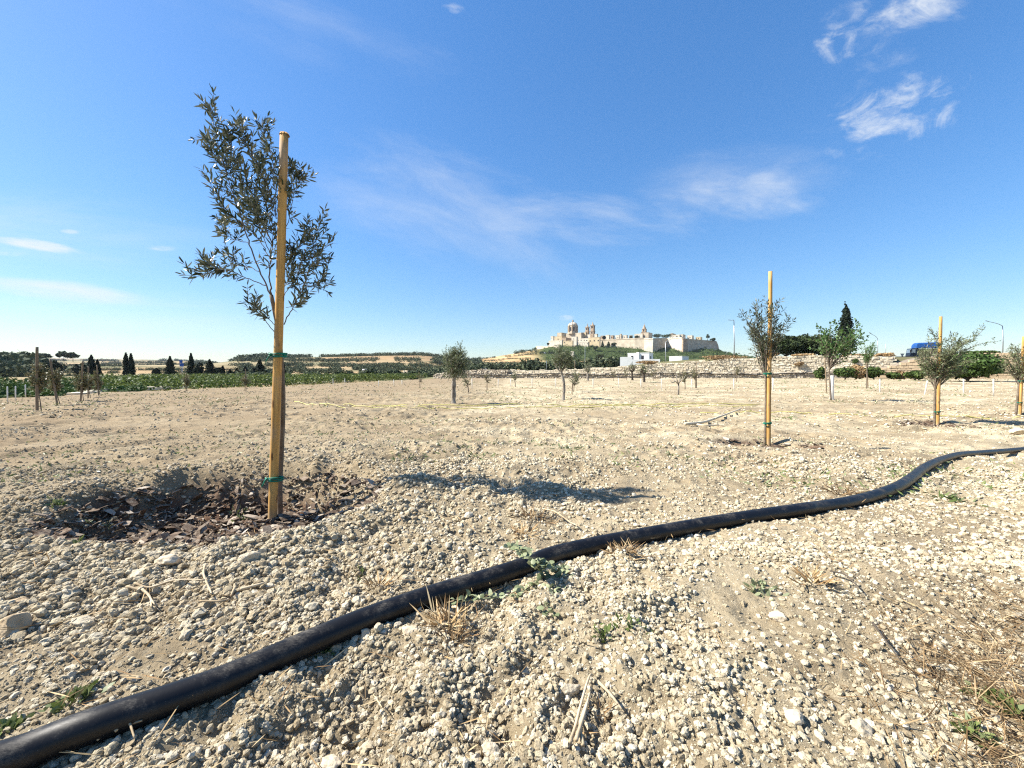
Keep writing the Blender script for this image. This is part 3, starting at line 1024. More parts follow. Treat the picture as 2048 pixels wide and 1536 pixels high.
# third
g3 = ground(1876, 853)
stake(g3, P(1881, 633, g3.y), .030, 'yellow stake by the sapling with one long shoot to the right', (.135, .45), 'stake', False, -.06)
b3 = ground(1870, 852)
young_tree(b3, (1872, 745), (1842, 672, 1934, 752), g3.y + .04, 'bushy olive sapling with one long bare shoot reaching right', nb=44, leaf=(.072, .018), mat='olive2', r=.022, step=.036, twig=.5,
           extra=[[(1885, 715, 0), (1920, 690, .1), (1950, 675, .15), (1970, 655, .2)], [(1890, 712, 0), (1930, 700, -.1), (1960, 688, -.1), (1998, 682, -.1)], [(1870, 735, 0), (1852, 715, -.1), (1842, 700, -.1)], [(1880, 700, 0), (1868, 672, .1), (1862, 660, .1)]])
# right edge
g4 = ground(2040, 834)
stake(g4, P(2047, 673, g4.y), .030, 'yellow stake cut by the right edge of the photo', (.18, .45), 'stake', False, -.06)
b4 = ground(2031, 833)
young_tree(b4, (2040, 745), (2008, 685, 2085, 752), g4.y + .05, 'olive sapling half out of the photo at the right edge', nb=34, leaf=(.07, .02), mat='olive2', r=.024, step=.045, twig=.5)

# left group of staked saplings in brownish leaf
LEFT = [((74, 822), (74, 694), (60, 728, 92, 782), 'thick grey brown stake nearest the left edge of the photo', 'brownish sapling against the thick stake nearest the left edge', .036),
        ((114, 810), (101, 718), (96, 738, 122, 782), 'leaning stake second from the left', 'brownish sapling on the leaning stake second from left', .03),
        ((161, 803), (166, 722), (152, 742, 176, 784), 'upright stake third from the left in front of dark conifers', 'sapling on the third stake from the left', .03),
        ((176, 796), (177, 733), (172, 748, 186, 782), 'short stake fourth from the left in front of dark conifers', 'thin sapling on the fourth stake from the left', .026),
        ((197, 792), (194, 730), (188, 740, 203, 784), 'stake fifth from the left beside the vines', 'narrow leafy sapling on the fifth stake from the left', .026),
        ((372, 784), (372, 746), (365, 750, 380, 776), 'thin stake before the vines below the blue road signs', 'small sapling on the thin stake below the blue road signs', .024),
        ((490, 782), (491, 738), (482, 750, 500, 772), 'thin stake before the vines left of the tall near stake', 'small sapling on the thin stake left of the tall near stake', .024)]
for bpx, tpx, box, ls, lt, r in LEFT:
    g = ground(*bpx)
    stake(g, P(*tpx, g.y), r, ls, (), 'stake_grey')
    gb = Vector((g.x + .03, g.y + .10, float(Hs(g.x + .03, g.y + .10))))
    young_tree(gb, (bpx[0] * .5 + tpx[0] * .5 + 1, box[3] - 8), box, g.y + .10, lt, nb=44, leaf=(.10, .045), mat='olive_dry', r=.012, step=.06, twig=.35, detail=False)

# mid field: young trees with stakes
MID = [((1662, 801), (1657, 712), (1636, 644, 1722, 715), 'green', 'leafy bright green young tree before the dark cypress', 'young_tree', 30, (.13, .075), .03, 'deciduous'),
       ((1733, 778), (1734, 722), (1722, 682, 1758, 718), 'green', 'small leafy young tree right of the cypress', 'young_tree', 22, (.12, .06), .028, 'deciduous'),
       ((840, 776), (840, 760), (832, 742, 850, 768), 'olive_dry', 'small sapling left of the big old olive', 'olive_sapling', 12, (.13, .04), .03, 'olive'),
       ((937, 786), (935, 768), (922, 745, 947, 772), 'olive2', 'small sapling just right of the big old olive', 'olive_sapling', 12, (.12, .04), .03, 'olive'),
       ((974, 779), (974, 762), (966, 742, 982, 766), 'olive_dry', 'dark small sapling between the two old olives', 'olive_sapling', 12, (.13, .04), .03, 'olive'),
       ((1031, 775), (1030, 760), (1022, 742, 1038, 764), 'olive2', 'pale small sapling left of the white trunked olive', 'olive_sapling', 12, (.13, .04), .03, 'olive'),
       ((1147, 784), (1148, 768), (1138, 742, 1162, 770), 'olive2', 'small round sapling just right of the white trunked olive', 'olive_sapling', 22, (.12, .04), .025, 'olive'),
       ((1370, 779), (1370, 762), (1357, 738, 1374, 764), 'olive_dry', 'sapling just right of the bare forked tree', 'olive_sapling', 16, (.14, .05), .03, 'olive'),
       ((1391, 776), (1390, 756), (1381, 733, 1398, 757), 'olive_dry', 'sapling with a stake below the street lamps', 'olive_sapling', 16, (.14, .05), .03, 'olive'),
       ((1473, 764), (1473, 748), (1466, 733, 1481, 750), 'olive_dry', 'small round sapling under the tall lamp at the wall', 'olive_sapling', 14, (.16, .06), .035, 'olive'),
       ((1227, 762), (1227, 752), (1219, 737, 1235, 755), 'olive_dry', 'small dark sapling by the wall below the church spire', 'olive_sapling', 12, (.16, .06), .035, 'olive'),
       ((1253, 760), (1253, 752), (1244, 738, 1260, 752), 'olive_dry', 'tiny sapling right against the wall under the white farmhouse', 'olive_sapling', 12, (.16, .06), .035, 'olive'),
       ((1307, 762), (1307, 752), (1300, 737, 1315, 755), 'olive_dry', 'small dark sapling right of the two twin olives', 'olive_sapling', 12, (.16, .06), .035, 'olive')]
for bpx, tt, box, mt, lab, nm, nb, lf, r, kind in MID:
    g = ground(*bpx)
    ex = ([[(1660, 715, 0), (1682, 700, .1), (1708, 672, .2), (1722, 655, .2)], [(1657, 712, 0), (1645, 690, -.1), (1634, 650, -.2)], [(1658, 710, 0), (1668, 680, .1), (1672, 650, .1)]]
          if bpx[0] == 1662 else ())
    young_tree(g, tt, box, g.y, lab, 'tree' if kind == 'deciduous' else 'sapling', nm, nb, lf, mt, r, lf[0] * .7, .4, ex,
               'young trees in the field', 'bark', False, start=.35)
for bpx, tpx, lab in (((1653, 786), (1650, 716), 'thin stake left of the leafy bright green young tree'), ((1736, 777), (1733, 712), 'thin stake of the small leafy tree right of the cypress'),
                      ((1393, 776), (1393, 735), 'thin stake of the sapling below the street lamps'), ((1144, 790), (1145, 766), 'short stake by the sapling right of the white trunked olive')):
    g = ground(*bpx)
    stake(g, P(*tpx, g.y), .03, lab, (), 'stake_grey')
# white trunk guard of the bright tree
g = ground(1664, 800.5)
q = MB(); q.lathe([(.07, 0), (.075, .02), (.07, 1.05), (.066, 1.07), (.055, 1.07), (.055, .03)], (0, 0, 0), 12)
tg = empty('trunk_guard', (g.x - .02, g.y, g.z), 'pale plastic guard tube round the bright green tree trunk', 'guard')
q.build('sleeve', M['post'], tg, True)


# ------------------------------------------------------------------ transplanted old olives
def old_olive(base_px, fork_px, box, label, nb=60, nl=30, r=.14, lean=0, leaf=(.075, .022), bark='old_bark'):
    g = ground(*base_px)
    t = empty('olive_tree', g, label, 'tree', 'old olives in the field')
    o = Vector(g)
    D = g.y
    top = P(*fork_px, D)
    W = MB(); L = Leaves()
    bot = Vector(g) - Vector((0, 0, .15))
    mid = bot.lerp(top, .55) + Vector((lean, 0, 0))
    tr = polyline([bot, mid, top], 12)
    rr = [r * (1.35 if i == 0 else 1.2 - .35 * min(i / 3, 1) + .12 * math.sin(i * 1.7)) for i in range(13)]
    W.tube([p - o + rvec(r * .06) for p in tr], rr, 10)
    c0 = P((box[0] + box[2]) / 2, (box[1] + box[3]) / 2, D)
    hx = (P(box[2], box[1], D).x - P(box[0], box[1], D).x) / 2
    hz = (P(box[0], box[1], D).z - P(box[0], box[3], D).z) / 2
    limbs = []
    for k in range(6):
        a = 2 * math.pi * k / 6 + random.uniform(-.4, .4)
        e = top + Vector((math.cos(a) * hx * .5, math.sin(a) * hx * .5, hz * random.uniform(.5, 1.1)))
        pth = polyline([top - Vector((0, 0, .1 * hz)), top.lerp(e, .5) + Vector((math.cos(a) * hx * .12, math.sin(a) * hx * .12, 0)), e], 6)
        W.tube([p - o for p in pth], list(np.linspace(r * .5, r * .18, 7)), 6, False)
        limbs.append(pth)
    for k in range(nb):
        pth = random.choice(limbs)
        st = random.choice(pth[2:])
        while True:
            v = Vector((random.uniform(-1, 1), random.uniform(-1, 1), random.uniform(-1, 1)))
            if .3 < v.length < 1: break
        v *= random.uniform(.85, 1.08)
        e = c0 + Vector((v.x * hx, v.y * hx, v.z * hz))
        if random.random() < .5: st = c0.lerp(e, .35)
        path = polyline([st, st.lerp(e, .5) + rvec(.05), e], 6)
        W.tube([p - o for p in path], list(np.linspace(r * .12, r * .03, 7)), 4, False)
        dress(L, [p - o for p in path], .3, leaf[0] * .55, leaf[0], leaf[1], .55, None, (.12, .3))
    W.build('trunk', M[bark], t, True)
    put('crown', L.mesh('crown', False), M['olive2'], t)
    return t


old_olive((907, 809), (908, 752), (881, 688, 944, 764), 'big old olive with thick straight trunk and dense grey crown', 170, r=.095)
old_olive((1126, 799), (1122, 742), (1099, 694, 1150, 740), 'old olive with slender curved whitish trunk', 120, r=.07, lean=.10)
old_olive((1176, 762), (1175, 744), (1164, 722, 1189, 748), 'small old olive with pale trunk in front of the rubble wall', 34, r=.2, leaf=(.16, .05))
old_olive((1265, 760), (1264, 744), (1250, 724, 1277, 746), 'left one of the twin dark olives by the wall', 34, r=.2, leaf=(.16, .05), bark='dark_bark')
old_olive((1289, 765), (1287, 748), (1274, 729, 1299, 750), 'right one of the twin olives by the wall, with paler crown', 34, r=.2, leaf=(.16, .05), bark='dark_bark')


def bare_tree():
    g = ground(1357, 792)
    t = empty('bare_tree', g, 'almost leafless forked young tree with pale trunk', 'tree')
    D = g.y; o = Vector(g); W = MB(); L = Leaves()
    W.tube([Vector((0, 0, -.1)), P(1357, 780, D) - o, P(1357, 767, D) - o], [.05, .045, .04], 8)
    for pts in ([(1357, 768), (1350, 762), (1345, 756), (1343, 750)], [(1357, 767), (1362, 761), (1368, 757), (1371, 750)], [(1357, 768), (1354, 760), (1352, 750)], [(1357, 768), (1360, 758), (1359, 748)], [(1350, 763), (1344, 765), (1340, 760)]):
        path = polyline([P(a, b_, D + random.uniform(-.3, .3) * (i > 0)) - o for i, (a, b_) in enumerate(pts)], 10)
        W.tube(path, list(np.linspace(.032, .010, len(path))), 6, False)
        dress(L, path, .7, .2, .10, .03, .1, None)
    W.build('trunk', M['old_bark'], t, True)
    put('leaves', L.mesh('leaves', False), M['olive2'], t)


bare_tree()
# ------------------------------------------------------------------ the big black pipe
def black_pipe():
    px = [(-330, 1610), (-150, 1556), (0, 1504), (110, 1466), (220, 1432), (395, 1367), (571, 1295), (747, 1227), (900, 1171), (1045, 1126), (1117, 1103), (1262, 1069), (1407, 1042), (1600, 1016),
          (1632, 1010), (1720, 994), (1790, 974), (1824, 954), (1852, 933), (1896, 917), (1940, 909), (2048, 899), (2160, 889), (2330, 872)]
    R = .0345
    pts = []
    for a, b_ in px:
        d = ray(a, b_)
        t = .3
        while t < 60:
            x, y, z = d[0] * t, d[1] * t, EYE + d[2] * t
            if z <= float(Hs(x, y)) + R + .012: break
            t *= 1.002
        pts.append(Vector((x, y, float(Hs(x, y)) + R + .012)))
    pth = polyline(pts, 150)
    for i, p in enumerate(pth):
        p.z = float(Hs(p.x, p.y)) + R - .002 + .020 * min(1, max(0, (p.x - 2.6) / 1.6)) + .005 * math.sin(i * .31)
    mb = MB(); mb.tube(pth, R, 28)
    m, nt, b = new_mat('black_polythene')
    v = coords(nt, 'Object')
    scuff = noise(nt, v, 9, 8, .75)
    fine = noise(nt, coords(nt, 'Object', (5, 60, 60)), 6, 5, .7)
    dust = mathn(nt, 'MULTIPLY', maprange(nt, scuff, .46, .74), maprange(nt, fine, .3, .7))
    g = nt.nodes.new('ShaderNodeNewGeometry'); sx = nt.nodes.new('ShaderNodeSeparateXYZ'); nt.links.new(g.outputs['Normal'], sx.inputs[0])
    dust = mathn(nt, 'MULTIPLY', dust, mathn(nt, 'ADD', .35, mathn(nt, 'MULTIPLY', maprange(nt, sx.outputs[2], .1, .9), .6)))
    c = mixc(nt, dust, (.006, .006, .007), (.17, .15, .12))
    nt.links.new(c, b.inputs['Base Color'])
    nt.links.new(mathn(nt, 'ADD', .42, mathn(nt, 'MULTIPLY', dust, .5)), b.inputs['Roughness'])
    b.inputs['Specular IOR Level'].default_value = .3
    bump(nt, b, noise(nt, v, 60, 4, .6), .08, .003)
    o = mb.build('irrigation_pipe', m, None, True)
    tag(o, 'thick black polythene pipe snaking over the soil in front', 'pipe')


black_pipe()


def line_on_ground(px, r, n=60, lift=.02, wob=.02):
    pts = [ground(a, b_) for a, b_ in px]
    pth = polyline(pts, n)
    for i, p in enumerate(pth):
        p.x += random.uniform(-wob, wob)
        p.z = float(field_z(p.x, p.y)) + r + lift * (.6 + .4 * math.sin(i * 1.3))
    mb = MB(); mb.tube(pth, r, 6)
    return mb


for lab, px, r in (('long pale yellow drip line farthest across the middle of the field', [(590, 808), (680, 811), (860, 813), (1050, 812), (1250, 811), (1520, 811)], .016),
                   ('pale yellow drip line just nearer than the farthest one', [(640, 813), (800, 817), (1000, 818), (1250, 815), (1512, 815)], .014),
                   ('yellow drip line running right past the second stake', [(1400, 826), (1560, 829), (1700, 833), (1870, 836), (2060, 842), (2200, 848)], .012)):
    tag(line_on_ground(px, r, 70).build('drip_line', M['yellow'], None, True), lab, 'drip line', 'yellow drip lines')

M['pale_stick'] = simple('pale_stick', [(.46, .38, .26), (.64, .56, .42)], 9, .9, .4, .004)
# dry branch by the second stake
g = ground(1425, 850)
q = MB()
p1 = [ground(1370, 858), ground(1405, 854), ground(1430, 845), ground(1455, 835), ground(1482, 824)]
q.tube([p + Vector((0, 0, .05 + .03 * i)) - g for i, p in enumerate(polyline(p1, 16))] if False else [p + Vector((0, 0, .10)) - g for p in polyline(p1, 16)], list(np.linspace(.034, .018, 17)), 7)
p2 = [ground(1430, 846), ground(1443, 838), ground(1449, 829)]
q.tube([p + Vector((0, 0, .11)) - g for p in polyline(p2, 6)], list(np.linspace(.014, .008, 7)), 6)
p3 = [ground(1395, 857), ground(1410, 859), ground(1438, 858)]
q.tube([p + Vector((0, 0, .08)) - g for p in polyline(p3, 6)], list(np.linspace(.024, .014, 7)), 6)
tag(q.build('dry_branch', M['pale_stick'], None, True, g), 'pale forked dry branch lying left of the second stake', 'branch')

# ------------------------------------------------------------------ white marker posts
POSTS = [(15, 804, 773), (31, 799, 772), (51, 794, 769), (666, 771, 757), (690, 770, 757), (757, 773, 761), (788, 772, 759), (804, 771, 760), (944, 777, 757), (996, 775, 758),
         (1021, 774, 758), (1064, 775, 757), (1111, 775, 757), (1186, 778, 757), (1237, 776, 757), (1282, 778, 758), (1323, 781, 757), (1384, 778, 758),
         (1468, 781, 757), (1546, 783, 756), (1760, 786, 758), (1849, 790, 760), (1927, 791, 758), (1987, 791, 758)]
ORD = ['leftmost', 'second', 'third', 'fourth', 'fifth', 'sixth', 'seventh', 'eighth', 'ninth', 'tenth', 'eleventh', 'twelfth', 'thirteenth', 'fourteenth', 'fifteenth', 'sixteenth', 'seventeenth', 'eighteenth',
       'nineteenth', 'twentieth', 'twenty-first', 'twenty-second', 'twenty-third', 'rightmost']
for i, (x, b_, t_) in enumerate(POSTS):
    g = ground(x, b_)
    top = P(x + random.uniform(-.6, .6) + (6 if x == 1849 else 0), t_, g.y)
    h = (top - g).length
    r = .012 + .0005 * g.y * (1.0 if x < 1500 else 1.4)
    q = MB()
    ax = top - g
    q.tube([Vector((0, 0, -.1)), ax * .5, ax * .97, ax], [r, r, r, r * .6], 8)
    lab = ('leaning white marker post right of the small leafy tree, ' if x == 1849 else 'thin white marker post in the field, ') + \
        (ORD[i] + ' of all' if ORD[i] in ('leftmost', 'rightmost') else ORD[i] + ' counting from the left')
    tag(q.build('marker_post', M['post'], None, True, g), lab, 'post', 'white marker posts in the field')


# ------------------------------------------------------------------ single stones
def stone(px, py, wpx, hpx, flat, label, seed, tint=None):
    g = ground(px, py)
    D = g.y
    s = wpx / F * D / 2
    sh, f = clod_shapes(3, 1, .03, seed)
    v = sh[0]
    r = np.random.default_rng(seed)
    v = v * (1 + .22 * (vnoise(v[:, :1] * 3 + seed, v[:, 1:2] * 3 + v[:, 2:] * 2, seed) - .5) + .14 * (vnoise(v[:, :1] * 9, v[:, 1:2] * 9 + v[:, 2:] * 7, seed + 1) - .5))
    v = v * np.array([s, s * .75, s * flat])
    a = r.uniform(-.6, .6); c, sn = math.cos(a), math.sin(a)
    v = v @ np.array([[c, -sn, 0], [sn, c, 0], [0, 0, 1]]).T
    me = np_mesh('stone', v, f, True)
    g.z = float(field_z(g.x, g.y)) + s * flat * .45
    o = put('stone', me, M['stone_' + (tint or 'cream')], None, g)
    tag(o, label, 'stone', 'larger stones on the near soil')


M['stone_cream'] = simple('cream_stone', [(.46, .37, .25), (.60, .50, .36)], 22, 1, .6, .006)
M['stone_pale'] = simple('pale_stone', [(.36, .30, .21), (.50, .435, .32)], 40, 1, .9, .006)
M['stone_brown'] = simple('brown_clod', [(.30, .22, .13), (.44, .34, .22)], 22, 1, .7, .008)
for i, a in enumerate([((160, 1238, 58, 26), .30, 'flat pale stone slab lying alone left of the black pipe', 'pale'),
                       ((22, 1262, 64, 40), .8, 'large brown clod at the left edge of the photo', 'brown'),
                       ((28, 1205, 44, 40), .5, 'tilted flat brown stone above the large clod at left edge', 'brown'),
                       ((500, 1138, 50, 26), .55, 'cream stone below the tall near stake', 'pale'),
                       ((280, 1152, 38, 20), .4, 'flat pale stone below the left end of the bark basin', 'pale'),
                       ((340, 1128, 44, 30), .6, 'knobbly cream stone just under the bark basin', 'cream'),
                       ((985, 1522, 44, 50), .95, 'upright pale stone at the bottom edge near the middle', 'pale'),
                       ((1140, 1405, 38, 30), .7, 'pale stone right of the long dry stalks', 'pale'),
                       ((735, 1468, 44, 30), .75, 'pale rounded stone at the bottom below the black pipe', 'pale'),
                       ((662, 1524, 46, 44), .9, 'large cream stone at the bottom edge left of centre', 'cream'),
                       ((820, 1278, 34, 22), .6, 'cream stone beside the straw tuft below the pipe', 'cream'),
                       ((1555, 1252, 30, 24), .8, 'knobbly cream stone with a dark shade right of centre', 'cream'),
                       ((1725, 1490, 46, 34), .7, 'pale stone at the bottom right among loose grit', 'pale'),
                       ((1992, 1460, 26, 26), .9, 'white stone amid the brown dry grass at bottom right', 'pale'),
                       ((2032, 1238, 32, 18), .5, 'white flat stone at the right edge', 'pale'),
                       ((880, 925, 0, 0), .5, None, None),
                       ((1360, 1168, 24, 20), .7, 'small white stone right of the creeping plant', 'pale'),
                       ((1585, 1478, 40, 34), .8, 'cream clod at the bottom between two stony patches', 'cream'),
                       ((2036, 876, 30, 18), .6, 'rounded grey stone beyond the pipe at the right edge', 'cream')]):
    (x, y, w, h), fl, lab, tint = a
    if lab: stone(x, y, w, h, fl, lab, 300 + i, tint)


# ------------------------------------------------------------------ weeds and straw
def tuft(px, py, wpx, n, ll, lw, mat, label, name='weed', cat='weed', up=.7, group=None, D=None):
    g = ground(px, py)
    g.z = float(field_z(g.x, g.y))
    s = wpx / F * g.y / 2
    L = Leaves()
    for _ in range(n):
        q = Vector((random.gauss(0, .38) * s, random.gauss(0, .38) * s * .8, 0))
        q.z = float(field_z(g.x + q.x, g.y + q.y)) - g.z - .002
        d = Vector((q.x / s + random.gauss(0, .6), q.y / s + random.gauss(0, .6), up * random.uniform(.3, 1.4)))
        L.add(q, d, ll * random.uniform(.5, 1.2), lw * random.uniform(.6, 1.2))
    o = put(name, L.mesh(name), M[mat], None, g)
    return tag(o, label, cat, group)


for a in [((1255, 1285), 110, 80, .023, .009, 'weed', 'low green weed patch below the middle of the black pipe', .8),
          ((1205, 1302), 40, 40, .025, .011, 'weed', 'small dark green weed left of the low weed patch', .9),
          ((145, 1392), 70, 70, .028, .013, 'weed', 'green weed left of the black pipe near the bottom left corner', .8),
          ((22, 1440), 46, 40, .026, .012, 'weed', 'small green weed in the bottom left corner', .8),
          ((488, 1046), 60, 70, .05, .012, 'weed', 'fresh green sprout on the bark left of the tall stake', 1.2),
          ((475, 1030), 22, 22, .05, .012, 'weed', 'tiny green sprout behind the fresh one on the bark', 1.3),
          ((153, 1102), 16, 16, .05, .014, 'weed', 'single green shoot at the near rim of the bark basin', 1.6),
          ((108, 1008), 34, 30, .04, .014, 'weed', 'small green weed on the far left rim of the bark basin', .9),
          ((200, 1042), 80, 40, .05, .014, 'weed_grey', 'thin grey green weed at the left end of the bark basin', .6),
          ((1905, 1005), 90, 90, .055, .014, 'weed', 'green weed patch below the right bend of the pipe', .5),
          ((1925, 985), 70, 60, .055, .014, 'weed_grey', 'grey green weed just below the right bend of the pipe', .5),
          ((1520, 1196), 60, 50, .03, .012, 'weed_grey', 'small grey weed above the knobbly stone', .7),
          ((1990, 1412), 70, 70, .03, .014, 'weed', 'green weed in the brown grass at the bottom right', .8),
          ((2030, 1442), 50, 60, .035, .014, 'weed', 'green weed at the right edge near the bottom', .8),
          ((1945, 1490), 60, 50, .03, .014, 'weed', 'bright green weed in the bottom right corner', .8),
          ((720, 1140), 26, 26, .03, .012, 'weed', 'small weed between the bark basin and the pipe', .9),
          ((1575, 840), 60, 70, .08, .02, 'weed', 'green weed right of the second stake', .5),
          ((880, 883), 70, 60, .06, .018, 'weed', 'green weed patch in the field left of centre', .5),
          ((1130, 898), 80, 60, .06, .018, 'weed_grey', 'grey green weed patch in the field right of centre', .4),
          ((640, 1300), 40, 30, .025, .010, 'weed', 'small green weeds in the shade under the pipe', .6)]:
    tuft(a[0][0], a[0][1], a[1], a[2], a[3], a[4], a[5], a[6], 'weed', 'weed', a[7], 'weeds on the near soil')

for a in [((895, 1262), 90, 90, .09, .005, 'straw', 'yellow straw tuft just below the black pipe', .5),
          ((755, 1180), 44, 40, .06, .006, 'straw', 'whitish straw tuft just above the black pipe', .8),
          ((1250, 1122), 70, 90, .07, .005, 'rust_straw', 'rust brown straw tuft under the middle of the pipe', .5),
          ((1072, 1040), 80, 90, .09, .006, 'rust_straw', 'rust brown straw tuft above the pipe near the crown shadow', .4),
          ((1045, 1070), 60, 60, .08, .006, 'straw', 'straw tuft between the rust brown tuft and the pipe', .4),
          ((1450, 1040), 40, 24, .06, .005, 'straw', 'thin straw leaning on the pipe right of the middle', .9),
          ((1690, 985), 60, 60, .09, .007, 'rust_straw', 'rust brown straw above the right part of the pipe', .4),
          ((905, 1295), 60, 60, .06, .005, 'rust_straw', 'rust straw under the yellow straw tuft', .5),
          ((1625, 1180), 50, 50, .07, .006, 'straw', 'straw tuft in the dark hollow right of centre', 1.0),
          ((1200, 1440), 40, 30, .05, .004, 'rust_straw', 'thin brown straw above the long dry stalks', .5)]:
    tuft(a[0][0], a[0][1], a[1], a[2], a[3], a[4], a[5], a[6], 'straw_tuft', 'straw', a[7], 'dry straw tufts')

# brown dry grass in the lower right corner and along the hollow
L = Leaves()
r = np.random.default_rng(55)
for _ in range(2300):
    k = r.random()
    if k < .62: px, py = r.normal(1960, 90), r.normal(1420, 80)
    elif k < .85: px, py = r.normal(1790, 90), r.normal(1330, 60)
    else: px, py = r.normal(2020, 50), r.normal(1255, 40)
    if py < 1180: continue
    d = ray(px, py)
    t = (EYE - .03) / -d[2]
    x, y = d[0] * t, d[1] * t
    z = float(Hs(x, y)) + .012
    L.add((x, y, z + r.uniform(0, .012)), Vector((r.normal(0, 1), r.normal(0, 1), abs(r.normal(.15, .3)))), r.uniform(.03, .10), r.uniform(.0012, .003))
o = put('dry_grass', L.mesh('dry_grass'), M['rust_straw'])
tag(o, 'brown dry grass litter in the bottom right corner', 'dry grass', kind='stuff')

# thin straw and green film scattered over the rest of the field
L = Leaves(); L2 = Leaves()
for _ in range(5200):
    d_ = .5 * (60 / .5) ** (r.random() ** .9); t_ = r.uniform(-1.6, 1.6)
    x, y = t_ * (d_ + .3), d_
    if x < x_edge(y) + .5 or behind_wall(x, y) > -1: continue
    z = float(Hs(x, y)) + .015 + .004 * d_
    k = max(1, d_ / 3)
    L.add((x, y, z), Vector((r.normal(0, 1), r.normal(0, 1), abs(r.normal(.1, .2)))), r.uniform(.03, .11) * k ** .6, .003 * k ** .8)
o = put('straw_litter', L.mesh('straw_litter'), M['straw'])
tag(o, 'bits of dry straw strewn over the pale soil', 'straw', kind='stuff')
for _ in range(1700):
    d_ = 2.6 * (70 / 2.6) ** (r.random()); t_ = r.uniform(-1.5, 1.5)
    cx_, cy_ = t_ * (d_ + .3), d_
    if vnoise(np.array([cx_ / 3.5]), np.array([cy_ / 2.2]), 71)[0] < .47: continue
    k = max(1, d_ / 5)
    for _ in range(7):
        x, y = cx_ + r.normal(0, .10 * k), cy_ + r.normal(0, .08 * k)
        if x < x_edge(y) + .5 or behind_wall(x, y) > -1: continue
        L2.add((x, y, float(Hs(x, y)) + .02 + .002 * d_), Vector((r.normal(0, 1), r.normal(0, 1), abs(r.normal(.4, .4)))), r.uniform(.03, .07) * k ** .7, .013 * k ** .7)
o = put('ground_weeds', L2.mesh('ground_weeds', False), M['weed'])
tag(o, 'sparse tiny green weeds over the open field', 'weeds', kind='stuff')


# creeping plant that climbs over the pipe
def creeper():
    g = ground(1090, 1165)
    W = MB(); L = Leaves(); rr = random.Random(4)
    t = empty('creeping_plant', g, 'grey green creeping plant hanging over the black pipe', 'plant')
    runs = [[(1018, 1098, .05), (1038, 1102, .12), (1052, 1112, .125), (1068, 1128, .10), (1088, 1150, .03), (1110, 1168, .02), (1118, 1186, .02)],
            [(1068, 1128, .10), (1095, 1134, .08), (1118, 1142, .03), (1122, 1160, .02)],
            [(1088, 1150, .03), (1050, 1180, .02), (1010, 1192, .02), (960, 1198, .02), (915, 1204, .02)],
            [(1100, 1172, .02), (1108, 1205, .02), (1096, 1226, .02)]]
    for pts in runs:
        pth = []
        for a, b_, h in pts:
            q = ground(a, b_)
            d = ray(a, b_); tt = (EYE - float(Hs(q.x, q.y)) - h) / -d[2]
            pth.append(Vector((d[0] * tt, d[1] * tt, float(Hs(q.x, q.y)) + h)) - g)
        pth = polyline(pth, 26)
        W.tube(pth, .0022, 5)
        for p in pth:
            for _ in range(4 if pts is not runs[2] else 2):
                L.add(p + Vector((rr.gauss(0, .012), rr.gauss(0, .012), abs(rr.gauss(.004, .006)))), Vector((rr.gauss(0, 1), rr.gauss(0, 1), rr.gauss(.2, .3))), rr.uniform(.016, .030), rr.uniform(.014, .024), Vector((rr.gauss(0, .5), rr.gauss(0, .5), 1)))
    W.build('stem', M['weed_grey'], t, True)
    put('leaves', L.mesh('leaves'), M['weed_grey'], t)


creeper()


def stalks(lab, runs, r0, name='dry_stalk', mat='stick', lift=.02):
    g = ground(*runs[0][0])
    q = MB()
    for pts in runs:
        w = []
        for i, (a, b_) in enumerate(pts):
            p = ground(a, b_); p.z = float(field_z(p.x, p.y)) + lift * (1 + .4 * (i % 2))
            w.append(p - g)
        w = polyline(w, 5 * len(pts))
        q.tube(w, [r0 * (1.1 - .6 * i / len(w)) for i in range(len(w))], 6)
    tag(q.build(name, M[mat], None, True, g), lab, 'stalk', 'dry stalks on the near soil')


stalks('long split dry stalk at the bottom right of centre', [[(1140, 1540), (1150, 1490), (1162, 1440), (1178, 1405), (1186, 1395)], [(1152, 1535), (1168, 1470), (1180, 1420)], [(1166, 1538), (1160, 1490), (1172, 1440)], [(1195, 1400), (1220, 1430), (1244, 1452)]], .0040)
stalks('branching dry root left of the black pipe', [[(255, 1185), (290, 1192), (310, 1218)], [(270, 1180), (300, 1186), (350, 1180), (410, 1186)], [(285, 1190), (300, 1200), (303, 1222)], [(410, 1150), (408, 1175), (422, 1205), (420, 1215)]], .004)
stalks('thin pale stalk curving down from the rust brown straw', [[(1085, 1016), (1110, 1026), (1140, 1046), (1155, 1058)]], .0045)
stalks('short dry stalk close under the pipe at lower left', [[(230, 1490), (256, 1474), (270, 1500)], [(246, 1478), (285, 1470)], [(195, 1500), (220, 1488), (240, 1480)]], .0032)
stalks('bleached dry stalk under the yellow straw', [[(905, 1215), (915, 1240), (918, 1262)], [(880, 1240), (900, 1250), (930, 1248)]], .005)
stalks('row of pale stubble bits left of the pipe', [[(455, 1218), (440, 1225), (400, 1226)], [(470, 1200), (462, 1215)], [(480, 1200), (520, 1190), (530, 1185)]], .005)
stalks('short dark twig right of centre among loose clods', [[(1660, 1165), (1690, 1180), (1720, 1204)]], .003, mat='dark_bark')
stalks('long dark twig above the brown dry grass at right', [[(1745, 1280), (1770, 1320), (1800, 1352)]], .003, mat='dark_bark')
# ------------------------------------------------------------------ dry stone walls
def row_z(row, D):
    return EYE + (745 - row) / F * D


_top = [(300, 750), (860, 749), (900, 744), (960, 739), (1060, 741), (1160, 737), (1240, 733), (1300, 728), (1400, 721), (1540, 713), (1620, 711.5), (1791, 711.5)]
_ts = [wall_s(a) for a, _ in _top]
_tz = [row_z(b_, float(wxy(wall_s(a))[1])) for a, b_ in _top]


